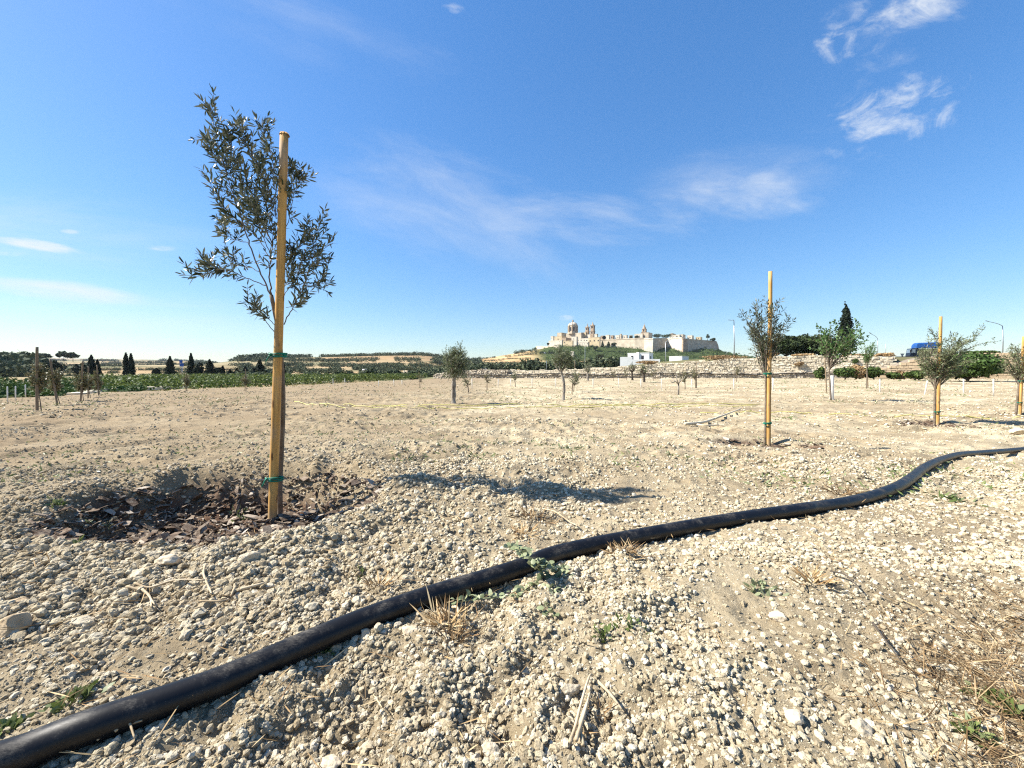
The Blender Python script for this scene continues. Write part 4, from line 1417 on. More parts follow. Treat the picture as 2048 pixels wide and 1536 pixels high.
def stones(name, s0, s1, zb, zt, off, thick, slen, ch, jit, mats, label, seed, chaos=.35, deep=None, core=True):
    """one wall: courses of rough blocks; zb/zt functions of s"""
    r = random.Random(seed)
    q = MB()
    def pt(s, o, z):
        a = wxy(s, o); return (a[0], a[1], z)
    zmin = min(zb(s0 + (s1 - s0) * i / 40) for i in range(41)) - .3
    zmax = max(zt(s0 + (s1 - s0) * i / 40) for i in range(41))
    z = zmin; row = 0
    while z < zmax:
        h = ch * r.uniform(.8, 1.25)
        s = s0 + r.uniform(0, slen * .5)
        while s < s1:
            l = slen * r.uniform(.5, 1.5)
            m = s + l / 2
            t = zt(min(m, s1))
            if z < t - ch * .3 and z + h > zb(m) - .4:
                hh = min(h, t - z + ch * .4 * r.random())
                j = lambda: r.uniform(-jit, jit)
                o0 = off - r.uniform(0, chaos * .3); o1 = off + thick
                vs = [pt(s + .02 + j(), o0 + j(), z + .015 + j() * .6), pt(s + l - .02 + j(), o0 + j(), z + .015 + j() * .6), pt(s + l - .02, o1, z + .01), pt(s + .02, o1, z + .01),
                      pt(s + .03 + j(), o0 + .04 + j(), z + hh - .015 + j() * .6), pt(s + l - .03 + j(), o0 + .04 + j(), z + hh - .015 + j() * .6), pt(s + l - .03, o1, z + hh), pt(s + .03, o1, z + hh)]
                q.add(vs, [(0, 3, 2, 1), (4, 5, 6, 7), (0, 1, 5, 4), (1, 2, 6, 5), (2, 3, 7, 6), (3, 0, 4, 7)])
            s += l
        z += h; row += 1
    wall = empty(name, (*wxy(s0, off), zb(s0)), label, 'wall')
    o = Vector(wall.location)
    q.v = [tuple(Vector(v) - o) for v in q.v]
    q.build('stonework', mats[0], wall)
    if core:
        c = MB(); n = max(2, int((s1 - s0) / 1.0))
        for i in range(n):
            a, b_ = s0 + (s1 - s0) * i / n, s0 + (s1 - s0) * (i + 1) / n
            poly = [tuple(Vector((*wxy(a, off + .10), 0)) - o)[:2], tuple(Vector((*wxy(b_, off + .10), 0)) - o)[:2], tuple(Vector((*wxy(b_, off + (deep or thick)), 0)) - o)[:2], tuple(Vector((*wxy(a, off + (deep or thick)), 0)) - o)[:2]]
            c.prism(poly, zmin - 1 - o.z, [zt(a) - .1 - o.z, zt(b_) - .1 - o.z, zt(b_) - .1 - o.z, zt(a) - .1 - o.z])
        c.build('backfill', mats[1], wall)
    return wall


def gz(s): 
    a = wxy(s, -.3); return float(Hs(a[0], a[1]))


def upper_top(s): return float(np.interp(s, _ts, _tz)) + .10 * math.sin(s * .9) + .07 * math.sin(s * 2.3)
def lower_top(s):
    return gz(s) + 1.15 + .12 * math.sin(s * .7) + .08 * math.sin(s * 1.9)


S0, SR = wall_s(866), wall_s(1792)
S_end = wall_s(2048) + 26
stones('retaining_wall', wall_s(1015), SR, lambda s: gz(s) + .6, upper_top, 1.5, .5, .55, .34, .045, (M['wallstone'], M['wallcore']), 'long pale rubble retaining wall rising to the right', 1, deep=7)
stones('dry_stone_wall', S0, wall_s(1735), gz, lambda s: min(lower_top(s), upper_top(s) - .1) if s > wall_s(1015) else upper_top(s), 0.0, 1.55, .5, .3, .08, (M['wallstone_grey'], M['wallcore']), 'low rough rubble wall along the foot of the tall wall', 2, .7)


def rz(s, row): return row_z(row, float(wxy(s)[1]))


_rs = [wall_s(a) for a in (1712, 1745, 1800, 1850, 1885, 2048)] + [S_end]
_rz = [rz(wall_s(a), b_) for a, b_ in ((1712, 748), (1745, 740), (1800, 725), (1850, 714), (1885, 709), (2048, 707))] + [rz(wall_s(2048), 707)]
stones('ramp_wall', wall_s(1712), S_end, gz, lambda s: float(np.interp(s, _rs, _rz)), -2.2, .5, .62, .42, .02, (M['ashlar'], M['wallcore']), 'squared stone ramp wall climbing to the road at the right', 3, .15, deep=9)

# low stone edging on the left boundary of the field
def edging():
    r = random.Random(8)
    q = MB()
    pts = [ground(150, 789), ground(225, 783), ground(300, 779), ground(392, 774), ground(470, 771), ground(560, 769), ground(700, 764)]
    pth = polyline(pts, 90)
    o = pth[0].copy()
    for i in range(len(pth) - 1):
        p, d = pth[i], pth[i + 1] - pth[i]
        h = r.uniform(.12, .30); w = r.uniform(.2, .4)
        n = Vector((-d.y, d.x, 0)).normalized() * w
        zz = float(Hs(p.x, p.y)) - .05
        c = [p - n, p + d * 1.02 - n, p + d * 1.02 + n, p + n]
        vs = [(k.x - o.x + r.uniform(-.05, .05), k.y - o.y + r.uniform(-.05, .05), zz - o.z) for k in c] + [(k.x - o.x + r.uniform(-.06, .06), k.y - o.y + r.uniform(-.06, .06), zz + h - o.z + r.uniform(-.03, .03)) for k in c]
        q.add(vs, [(0, 3, 2, 1), (4, 5, 6, 7), (0, 1, 5, 4), (1, 2, 6, 5), (2, 3, 7, 6), (3, 0, 4, 7)])
    tag(q.build('stone_edging', M['wallstone'], None, False, o), 'low line of pale stones between the field and the vines', 'wall')


edging()

# black service pipe that lies on the low wall
pth = []
for i in range(120):
    s = S0 + 6 + (wall_s(1990) - S0 - 6) * i / 119
    off = -.28 if s < wall_s(1712) else -2.75
    a = wxy(s, off)
    pth.append(Vector((a[0], a[1], gz(s) + .95 + .18 * math.sin(s * .23) + .06 * math.sin(s * .8))))
q = MB(); q.tube(pth, .085, 8)
tag(q.build('service_pipe', M['rubber'], None, True), 'thin black pipe strung along the foot of the stone walls', 'pipe')
q = MB()


# ------------------------------------------------------------------ foliage clouds
def cloud(centers, radii, nq, qs, seed, out=.55):
    """centers (n,3), radii (n,2): width and height radius; nq quads each of size qs (n,)"""
    r = np.random.default_rng(seed)
    n = len(centers); N = n * nq
    idx = np.repeat(np.arange(n), nq)
    v = r.normal(size=(N, 3)); v /= np.linalg.norm(v, axis=1, keepdims=True)
    q = r.random((N, 1)) ** (1 / 3) * .35 + .65
    lump = 1 + .22 * np.sin(v[:, :1] * 5 + idx[:, None]) * np.cos(v[:, 1:2] * 4 + idx[:, None] * 2) + .10 * np.sin(v[:, 2:] * 9 + idx[:, None] * 3)
    p = centers[idx] + v * q * lump * np.stack([radii[idx, 0], radii[idx, 0], radii[idx, 1]], -1)
    nr = v * out + r.normal(size=(N, 3)) * .5 + np.array([0, 0, .15])
    nr /= np.linalg.norm(nr, axis=1, keepdims=True)
    a = r.normal(size=(N, 3)); a -= nr * (a * nr).sum(1, keepdims=True); a /= np.linalg.norm(a, axis=1, keepdims=True)
    b = np.cross(nr, a)
    s = (qs[idx] * r.uniform(.6, 1.3, N))[:, None]
    V = np.stack([p + a * s * .6, p + b * s * .42, p - a * s * .6, p - b * s * .42], 1).reshape(-1, 3)
    Fc = np.arange(N * 4).reshape(N, 4)
    return V, Fc


def blob_tree(base, h, w, label, cat, name, mat, seed, trunk_h=.18, nb=14, nq=150, qs=.22, shape='round', group=None, tr=.15, stuffy=False, rz=0, bark='dark_bark'):
    """tree of leaf clumps spread on limbs; shape round / cone / flat"""
    t = empty(name, base, label, cat, group)
    r = np.random.default_rng(seed)
    C, Rr = [], []
    W = MB()
    th = h * trunk_h
    if shape == 'cone':
        n = nb
        for i in range(n):
            f = i / (n - 1)
            prof = (math.sin(min(1, f * 3.2 + .25) * math.pi / 2)) * (1 - f) ** .58 + .03
            a = r.uniform(0, 2 * np.pi)
            C.append((math.cos(a) * w * .10 * (1 - f), math.sin(a) * w * .10 * (1 - f), th + (h - th) * (f * .97 + .015)))
            Rr.append((w / 2 * prof * r.uniform(.85, 1.12), (h - th) / n * 1.5))
    elif shape == 'flat':
        for i in range(nb):
            a = r.uniform(0, 2 * np.pi); q = math.sqrt(r.random())
            C.append((math.cos(a) * q * w * .38, math.sin(a) * q * w * .38, h * (.80 - .22 * q * q) + r.normal(0, .05 * h)))
            Rr.append((w * .15 * r.uniform(.7, 1.3), h * .16))
    else:
        for i in range(nb):
            v = r.normal(size=3); v /= np.linalg.norm(v)
            q = r.uniform(.35, .72)
            C.append((v[0] * q * w / 2, v[1] * q * w / 2, th + (h - th) * (.52 + .5 * v[2] * q)))
            Rr.append((w * .20 * r.uniform(.7, 1.3), (h - th) * .21 * r.uniform(.7, 1.25)))
    C = np.array(C); Rr = np.array(Rr)
    W.tube([(0, 0, -.6), (0, 0, th * .6), (0, 0, th + (h - th) * .45)], [tr * 1.2, tr, tr * .5], 8)
    for c in C[::2]:
        W.tube([(0, 0, th * .9), tuple(np.array([0, 0, th]) * .4 + c * .55), tuple(c)], [tr * .5, tr * .35, tr * .12], 5, False)
    W.build('trunk', M[bark], t, True)
    V, Fc = cloud(C, Rr, nq, np.full(len(C), qs), seed)
    put('crown', np_mesh('crown', V, Fc), M[mat], t)
    t.rotation_euler.z = rz
    return t


def at(px, row, D): return P(px, row, D)


# by the wall, right side
blob_tree(at(1690, 716, 98), at(1690, 612, 98).z - at(1690, 716, 98).z, 4.4, 'tall dark cypress standing alone behind the wall', 'tree', 'cypress', 'cypress', 21, .06, 34, 230, .32, 'cone', tr=.22)
q = MB(); c = at(1690, 607, 98)
# its bare leader with two dark knots
q.tube([c - Vector((0, 0, .9)), c + Vector((0, 0, .55))], .04, 6)
for dz, s in ((-.15, .26), (.42, .22)):
    v, f = clod_shapes(2, 1, .2, int(50 + dz * 10))
    q.add([tuple(Vector(k) * s + c + Vector((0, 0, dz))) for k in v[0]], [tuple(k) for k in f])
cyp = bpy.data.objects['cypress']
q.v = [tuple(Vector(k) - cyp.location) for k in q.v]
q.build('leader', M['cypress'], cyp)
DARK = [(1572, 716, 672, 62, 101), (1604, 716, 667, 70, 104), (1638, 716, 668, 72, 102), (1662, 716, 674, 50, 100)]
DL = ['dark rounded evergreen at the left end of the clump by the cypress', 'tallest rounded evergreen in the clump left of the cypress', 'rounded evergreen touching the cypress on its left', 'low dark evergreen at the foot of the cypress']
for i, (x, b_, t_, wpx, D) in enumerate(DARK):
    p = at(x, b_ + 3, D)
    blob_tree(p, at(x, t_, D).z - p.z, wpx / F * D, DL[i], 'tree', 'evergreen_tree', 'dkgreen', 30 + i, .12, 30, 170, .42, group='evergreens behind the wall')
BUSH = [(1935, 766, 706, 110, 55, 'dkgreen2', 'large round green bush in front of the ramp wall'), (1600, 0, 0, 0, 0, '', '')]
M['dkgreen2'] = leaf_mat('mid_bush_leaf', [(.03, .055, .015), (.05, .09, .022), (.08, .13, .035)], None, .12, .7, .15)
x, b_, t_, wpx, D, mm, lab = BUSH[0]
p = ground(1935, 763); D = p.y
blob_tree(p, at(x, t_, D).z - p.z, wpx / F * D, lab, 'bush', 'bush', 'dkgreen2', 44, .05, 46, 200, .34)
for i, (x, b_, t_, wpx, mm, lab) in enumerate([(1748, 760, 733, 40, 'scrub', 'olive green bush at the foot of the ramp wall'), (1690, 760, 735, 44, 'scrub', 'dull green bush at the wall foot below the cypress'),
                                               (1712, 760, 728, 30, 'straw', 'straw coloured dry bush at the wall foot below the cypress'), (1830, 761, 741, 40, 'scrub', 'low green bush left of the third stake'),
                                               (1640, 760, 735, 20, 'scrub', 'small bush at the wall foot under the dark evergreens'), (1788, 760, 744, 30, 'scrub', 'low scrubby bush along the black service pipe'),
                                               (1800, 760, 741, 16, 'rust_straw', 'brown dry bush along the black service pipe')]):
    p = ground(x, b_)
    blob_tree(p, at(x, t_, p.y).z - p.z, wpx / F * p.y, lab, 'bush', 'bush', mm, 60 + i, .03, 14, 130, .26, group='bushes at the wall foot', tr=.06)
# low plants on top of the walls
for i, (x, b_, t_, wpx, mm, lab) in enumerate([(1440, 719, 710, 90, 'rust_straw', 'brown dry hedge on the wall top right of the white shed'), (1295, 728, 721, 60, 'rust_straw', 'reddish dry hedge on the wall top below the white farmhouse'),
                                               (1545, 715, 704, 24, 'rust_straw', 'brown bush on the wall top left of the evergreens'), (1605, 715, 707, 50, 'straw', 'greyish dry bush on the wall top under the evergreens'),
                                               (1720, 714, 708, 60, 'rust_straw', 'reddish low hedge on the wall top right of the cypress'), (1770, 714, 706, 34, 'straw', 'pale dry bush near the right end of the tall wall'),
                                               (1960, 710, 702, 60, 'scrub', 'green bush on the wall top behind the large round bush'), (1610, 0, 0, 0, '', '')][:7]):
    s = wall_s(x); a = wxy(s, 3.2 if x < 1800 else 1.0)
    D = float(a[1]); p = at(x, b_, D)
    blob_tree(p, max(.4, at(x, t_, D).z - p.z), wpx / F * D, lab, 'bush', 'bush', mm, 80 + i, .03, 16, 110, .24, group='dry bushes on the wall top', tr=.05)
# bushes growing out of the wall face
for i, (x, b_, wpx, mm, lab) in enumerate([(1710, 722, 16, 'scrub', 'caper bush hanging on the tall wall below the small leafy tree'), (1598, 728, 24, 'rust_straw', 'dry bush hanging on the tall wall below the evergreens')]):
    a = wxy(wall_s(x), 1.3); D = float(a[1]); p = at(x, b_ + 5, D)
    blob_tree(p, 10 / F * D, wpx / F * D, lab, 'bush', 'bush', mm, 95 + i, .03, 10, 90, .2, tr=.04)


# ------------------------------------------------------------------ street lamps, signs, truck
def lamp(px, base_row, top_row, D, arm_px, arm_row, label, r=.07, double=False):
    g = at(px, base_row, D)
    t = empty('street_lamp', g, label, 'street lamp', 'street lamps on the road')
    top = at(px, top_row, D) - g
    q = MB(); q.tube([(0, 0, -2.0), (0, 0, top.z * .5), top], [r * 1.3, r, r * .75], 10)
    q.build('pole', M['metal'], t, True)
    if arm_px is not None:
        e = at(arm_px, arm_row, D) - g
        q = MB(); q.tube(polyline([top - Vector((0, 0, .1)), top.lerp(e, .35) + Vector((0, 0, .10)), e], 8), r * .6, 8)
        q.build('arm', M['metal'], t, True)
        d = (e - top).normalized()
        q = MB(); L_ = 1.0
        w = Vector((0, .16, 0)); u = Vector((0, 0, .07))
        c0, c1 = e - d * .1, e + d * L_ * .75
        q.add([c0 - w * .5 - u * .5, c0 + w * .5 - u * .5, c0 + w * .5 + u * .5, c0 - w * .5 + u * .5, c1 - w - u * .3, c1 + w - u * .3, c1 + w + u * .5, c1 - w + u * .5],
              [(0, 1, 2, 3), (7, 6, 5, 4), (0, 4, 5, 1), (1, 5, 6, 2), (2, 6, 7, 3), (3, 7, 4, 0)])
        q.build('lamp_head', M['signgrey'], t)
    return t


lamp(1468, 722, 641, 92, 1463, 640.5, 'tall grey street lamp left of the round crowned sapling', .11)
lamp(1331, 726, 684, 120, 1342, 679, 'street lamp standing right of the white farmhouse', .12)
lamp(1755, 714, 676, 110, 1743, 668, 'small street lamp right of the cypress with arm to the left', .08)
lamp(2005, 712, 651, 100, 1977, 643, 'large street lamp at far right with long arm to the left', .11)
lamp(1771, 714, 687, 125, None, None, 'plain thin pole right of the small street lamp', .06)
for x, b_, t_, D, lab, r, mm in ((1170, 742, 694, 118, 'thin pale pole behind the white trunked olive', .07, 'metal'), (1150, 742, 720, 118, 'thick short wooden pole left of the thin pale pole', .14, 'stake_grey'),
                                 (1093, 743, 722, 116, 'thin pole left of the white trunked olive', .06, 'metal'), (972, 746, 736, 112, 'short thin pole above the boulders left of centre', .07, 'metal'),
                                 (1372, 757, 722, 84, 'thin upright pole against the tall wall left of the lamp', .05, 'stake_grey'), (1393, 757, 724, 84, 'thin upright pole right of its neighbour against the tall wall', .05, 'stake_grey')):
    g = at(x, b_, D); tp = at(x, t_, D) - g
    o = MB(); o.tube([(0, 0, -1.5), tp * .5, tp * .985, tp], [r, r * .95, r * .85, r * .5], 8)
    tag(o.build('pole', M[mm], None, True, g), lab, 'pole', 'thin poles by the walls')


def disc(n, r, th, c, rot=0.0):
    return [(c[0] + r * math.cos(rot + 2 * math.pi * i / n), c[2] + r * math.sin(rot + 2 * math.pi * i / n)) for i in range(n)]


def plate(mb, poly, y0, y1):
    n = len(poly)
    mb.add([(x, y0, z) for x, z in poly] + [(x, y1, z) for x, z in poly], [tuple(range(n)), tuple(range(2 * n - 1, n - 1, -1))] + [(i, n + i, n + (i + 1) % n, (i + 1) % n) for i in range(n)])


D = 96
g = at(1804, 718, D)
t = empty('road_sign', g, 'triangular road sign over a round one, seen from behind beside the blue truck', 'sign')
z1 = (at(1804, 709.5, D) - g).z; z2 = (at(1804, 715.5, D) - g).z
q = MB(); q.tube([(0, 0, -1), (0, 0, z1 + .4)], .04, 8); q.build('pole', M['metal'], t, True)
q = MB(); plate(q, disc(3, .58, .02, (0, 0, z1), -math.pi / 2), -.06, -.03); q.build('give_way_plate', M['signgrey'], t)
q = MB(); plate(q, disc(20, .36, .02, (0, 0, z2 + .05), 0), -.06, -.03); q.build('round_plate', M['signgrey'], t)

D = 150
g = at(364, 760, D)
t = empty('direction_sign', g, 'two blue road signs on a pole among the far cypresses', 'sign')
for nm, x0, x1, r0, r1 in (('upper_panel', 359, 365.5, 720, 726), ('lower_panel', 359.5, 368, 726.5, 733)):
    a, b_ = at(x0, r0, D) - g, at(x1, r1, D) - g
    q = MB(); q.box(a.x, b_.x, -.12, -.06, b_.z, a.z); q.build(nm, M['signblue'], t)
q = MB(); q.tube([(-.2, 0, -.5), (-.2, 0, (at(364, 720, D) - g).z)], .09, 8); q.tube([(.35, 0, -.5), (.35, 0, (at(364, 727, D) - g).z)], .09, 8)
q.build('pole', M['metal'], t, True)


def truck():
    D = 98
    g = at(1819, 722, D)
    k = D / F                                            # metres per pixel
    t = empty('truck', g, 'dark blue lorry with a bright blue tarpaulin driving left behind the wall', 'truck')
    t.rotation_euler.z = -math.atan(.45)                 # along the road
    X = lambda px: (px - 1819) * k * .757
    Zr = lambda row: (722 - row) * k
    # cab, side profile facing left
    prof = [(X(1820), Zr(722) + .45), (X(1819.5), Zr(711)), (X(1820.5), Zr(706)), (X(1822.2), Zr(697.8)), (X(1823.5), Zr(696.8)), (X(1836), Zr(696.6)), (X(1836), Zr(722) + .45)]
    q = MB(); n = len(prof)
    q.add([(x, -.05, z) for x, z in prof] + [(x, 2.3, z) for x, z in prof], [tuple(range(n)), tuple(range(2 * n - 1, n - 1, -1))] + [(i, n + i, n + (i + 1) % n, (i + 1) % n) for i in range(n)])
    cab = q.build('cab', M['navy'], t)
    q = MB(); plate(q, [(X(1822.0), Zr(706.0)), (X(1823.8), Zr(698.6)), (X(1830.0), Zr(698.4)), (X(1830.0), Zr(706.0))], -.07, -.052); q.build('side_window', M['glass'], cab)
    q = MB(); a, b_ = Vector((prof[2][0], 0, prof[2][1])), Vector((prof[3][0], 0, prof[3][1])); nn = Vector((-(b_ - a).z, 0, (b_ - a).x)).normalized()
    if nn.x > 0: nn = -nn
    p0, p1 = a.lerp(b_, .06), a.lerp(b_, .92)
    q.add([p0 + Vector((0, .1, 0)) + nn * .004, p0 + Vector((0, 2.15, 0)) + nn * .004, p1 + Vector((0, 2.1, 0)) + nn * .004, p1 + Vector((0, .15, 0)) + nn * .004,
           p0 + Vector((0, .1, 0)) + nn * .02, p0 + Vector((0, 2.15, 0)) + nn * .02, p1 + Vector((0, 2.1, 0)) + nn * .02, p1 + Vector((0, .15, 0)) + nn * .02], [(4, 5, 6, 7), (0, 3, 2, 1), (0, 1, 5, 4), (1, 2, 6, 5), (2, 3, 7, 6), (3, 0, 4, 7)])
    q.build('windscreen', M['glass'], cab)
    q = MB(); q.tube([(X(1822), -.1, Zr(699)), (X(1819), -.35, Zr(700))], .03, 6); q.box(X(1818), X(1819.8), -.45, -.3, Zr(705), Zr(700)); q.build('wing_mirror', M['rubber'], cab)
    q = MB(); q.box(X(1819.3) - .04, X(1820.2), .1, 2.15, .35, .8); q.build('bumper', M['rubber'], t)
    for y in (.15, 1.75):
        q = MB(); q.box(X(1819.4) - .05, X(1819.9), y, y + .35, .9, 1.15); q.build('headlight', M['glass'], t)
    # load bed with tarpaulin
    q = MB(); q.box(X(1837), X(1880), -.1, 2.4, .75, Zr(698.5)); bed = q.build('load_bed', M['dark_bark'], t)
    q = MB(); pr = [(X(1831.5), Zr(696.5)), (X(1831.8), Zr(692)), (X(1832.8), Zr(689)), (X(1834.5), Zr(687.8)), (X(1878), Zr(687)), (X(1880.5), Zr(689)), (X(1881), Zr(697))]
    n = len(pr)
    q.add([(x, -.14, z) for x, z in pr] + [(x, .5, z + (.22 if 1 < i < 6 else 0)) for i, (x, z) in enumerate(pr)] + [(x, 1.8, z + (.22 if 1 < i < 6 else 0)) for i, (x, z) in enumerate(pr)] + [(x, 2.44, z) for x, z in pr],
          [tuple(range(n)), tuple(range(4 * n - 1, 3 * n - 1, -1))] + [(j * n + i, (j + 1) * n + i, (j + 1) * n + (i + 1) % n, j * n + (i + 1) % n) for j in range(3) for i in range(n)])
    q.build('tarpaulin', M['blue'], t)
    for x in (1826, 1861, 1871):
        for y in (.05, 2.0):
            q = MB()
            q.tube([(X(x), y, .5), (X(x), y + .28, .5)], .5, 18)
            w = q.build('wheel', M['rubber'], t, False)
            q = MB(); q.tube([(X(x), y - .012 if y < 1 else y + .2, .5), (X(x), y + .08 if y < 1 else y + .292, .5)], .27, 14); q.build('rim', M['metal'], w)


truck()
# road on the terrace behind the wall
q = MB()
pl = [wxy(wall_s(1560), 6), wxy(S_end, 6), wxy(S_end, 26), wxy(wall_s(1560), 26)]
zz = [row_z(719, 92)] * 4
q.prism([tuple(p) for p in pl], -1.0, zz)
m_ = simple('road_asphalt', [(.045, .045, .045), (.065, .064, .06)], 3, .95)
tag(q.build('road', m_), kind='structure')


# ------------------------------------------------------------------ white farmhouse behind the wall
def house_box(parent, x0, x1, y0, y1, z0, z1, mat, name='wall'):
    q = MB(); q.box(x0, x1, y0, y1, z0, z1)
    return q.build(name, M[mat], parent)


def window(parent, mat, c, axis, w, h, name='window'):
    """recess panel proud by 5 cm on face; axis 'y' front or 'x' right side"""
    q = MB()
    if axis == 'y': q.box(c[0] - w / 2, c[0] + w / 2, c[1] - .05, c[1] + .1, c[2] - h / 2, c[2] + h / 2)
    else: q.box(c[0] - .1, c[0] + .05, c[1] - w / 2, c[1] + w / 2, c[2] - h / 2, c[2] + h / 2)
    return q.build(name, M[mat], parent)


D = 150; k = D / F
g = at(1298, 732, D)
YAW = rad(-32)
t = empty('farmhouse', g, 'white flat roofed farmhouse behind the tall wall', 'house', rz=YAW)
# local frame: x along the front (left = -), y into depth; right hand side shows in shade
zt = lambda row: (732 - row) * k
main = house_box(t, -8.0, 0, 0, 6.5, -1, zt(706.5), 'white')
house_box(t, -4.6, -3.6, -.5, -.003, -1, zt(704), 'white', 'chimney_stack')
window(main, 'dark', (-6.3, 0, zt(715)), 'y', .9, 1.6)
window(main, 'dark', (-2.4, 0, zt(715)), 'y', .9, 1.6)
window(main, 'dark', (0, 2.5, zt(715)), 'x', 1.7, 1.3)
q = MB(); q.box(-8.1, .1, -.1, 6.6, zt(706.5) + .003, zt(706.5) + .25); q.build('parapet', M['white'], t)
D2 = 143
g = at(1240, 735, D2)
t2 = empty('garden_wall', g, 'long white yard wall in front of the farmhouse', 'wall', rz=rad(-18))
q = MB(); q.box(0, 4.2, 0, 4, -1, (735 - 714) * D2 / F); q.box(4.203, 13.4, 0, .4, -1, (735 - 719) * D2 / F); q.build('wall', M['white'], t2)
D3 = 140
g = at(1364, 728, D3)
t3 = empty('shed', g, 'small white flat roofed shed right of the farmhouse', 'shed', rz=rad(-40))
q = MB(); q.box(-4.4, 0, 0, 7.5, -1, (728 - 713) * D3 / F); q.build('wall', M['white'], t3)
q = MB(); q.box(-4.5, .1, -.1, 7.6, (728 - 713) * D3 / F + .003, (728 - 713) * D3 / F + .18); q.build('roof', M['white'], t3)


# ------------------------------------------------------------------ vineyard, far cypresses and woods on the left
r = np.random.default_rng(77)
C, R_ = [], []
for row in range(26):
    for i in range(130):
        y = 22 + i * .9 + r.normal(0, .15)
        x = x_edge(y) - 2.6 - row * 2.3 + r.normal(0, .15)
        if y > 112 - row * .5 or x / y < -1.06: continue
        if vnoise(np.array([x / 5.]), np.array([y / 7.]), 15)[0] < .24: continue
        C.append((x, y, -1.7 + r.uniform(.75, 1.15) + .006 * y)); R_.append((r.uniform(.5, .8), r.uniform(.5, .75)))
C = np.array(C); R_ = np.array(R_)
V, Fc = cloud(C, R_, 34, np.full(len(C), .26), 78)
tag(put('vineyard', np_mesh('vineyard', V, Fc), M['vine']), 'bright green vine rows beyond the left edge of the field', 'vines', kind='stuff')


def far_tree(px, base_row, top_row, wpx, D, shape, mat, label, seed, name, cat='tree', nb=16, nq=70, trunk=.08, group=None):
    p = at(px, base_row, D)
    z = float(HF(p.x, p.y))
    h = at(px, top_row, D).z - p.z
    p.z = min(p.z, z + .3) if z > p.z - 6 else p.z
    h = at(px, top_row, D).z - p.z
    blob_tree(p, h, wpx / F * D, label, cat, name, mat, seed, trunk, nb, nq, .028 * D / 8 + wpx * .004, shape, group, tr=.18)


FT = [(253, 757, 708, 13, 'cone', 'left half of the pair of tall dark cypresses beyond the vines'), (263, 757, 709.5, 13, 'cone', 'right half of the pair of tall dark cypresses beyond the vines'),
      (341, 757, 715, 18, 'cone', 'single broad cypress left of the blue road signs'), (383, 757, 709, 14, 'cone', 'tall pointed cypress right of the blue road signs'), (396, 757, 727, 22, 'round', 'dark clump touching the tall pointed cypress'),
      (420, 757, 721, 20, 'cone', 'squat pointed cypress right of the dark clump'), (438, 757, 735, 22, 'round', 'low dark tree right of the squat cypress'), (446, 755, 733, 8, 'cone', 'narrow small cypress after the low dark tree'),
      (460, 755, 740, 10, 'cone', 'tiny cypress left of the tall stake'), (474, 755, 738, 14, 'round', 'small dark tree left of the tall stake'), (491, 755, 734, 12, 'cone', 'small cypress above the thin stake left of the tall one'),
      (520, 755, 722, 22, 'cone', 'dark conifer just left of the tall stake'), (566, 755, 724, 12, 'cone', 'dark conifer half hidden behind the tall stake'), (508, 755, 738, 22, 'round', 'dark bushy tree under the conifer left of the tall stake'),
      (162, 764, 728, 30, 'round', 'dark broad tree behind the third stake from left'), (184, 764, 713, 22, 'cone', 'tall dark ragged conifer behind the fourth stake from left'), (196, 762, 722, 14, 'cone', 'dark conifer behind the fifth stake from left'),
      (103, 764, 721, 44, 'round', 'dark tree behind the leaning stake at the left'), (0, 770, 742, 24, 'round', 'dark rounded tree at the left edge of the photo'),
      (315, 757, 737, 16, 'round', 'small round tree left of the single broad cypress'), (680, 760, 742, 30, 'round', 'dark tree among the vines right of the tall stake'), (620, 760, 744, 34, 'round', 'purplish dark tree among the vines'),
      (742, 762, 738, 34, 'round', 'rounded tree at the far end of the vines'), (700, 762, 742, 26, 'round', 'green tree in the middle of the far vine edge'), (788, 762, 740, 40, 'round', 'pair of round trees near the far corner of the field'), (826, 766, 738, 24, 'round', 'grey green tree at the left end of the boulder wall'),
      (653, 760, 744, 20, 'round', 'small dark tree left of a tiny white house')]
for i, (x, b_, t_, w, sh, lab) in enumerate(FT):
    far_tree(x, b_, t_, w, 150 if x < 590 else 118, sh, 'cypress' if x < 590 else 'wood', lab, 400 + i, 'cypress' if sh == 'cone' else 'far_tree', 'tree', 22 if sh == 'cone' else 14, 80, .05, 'dark trees beyond the vines')
for i, (x, b_, t_, w, lab) in enumerate([(128, 722, 703, 22, 'left umbrella pine on the ridge at the left'), (146, 722, 704.5, 18, 'right umbrella pine on the ridge at the left'), (80, 722, 706, 40, 'wide low pine behind the thick left stake')]):
    far_tree(x, b_, t_, w, 330, 'flat', 'wood', lab, 470 + i, 'umbrella_pine', 'tree', 20, 70, .5, 'umbrella pines on the ridge')


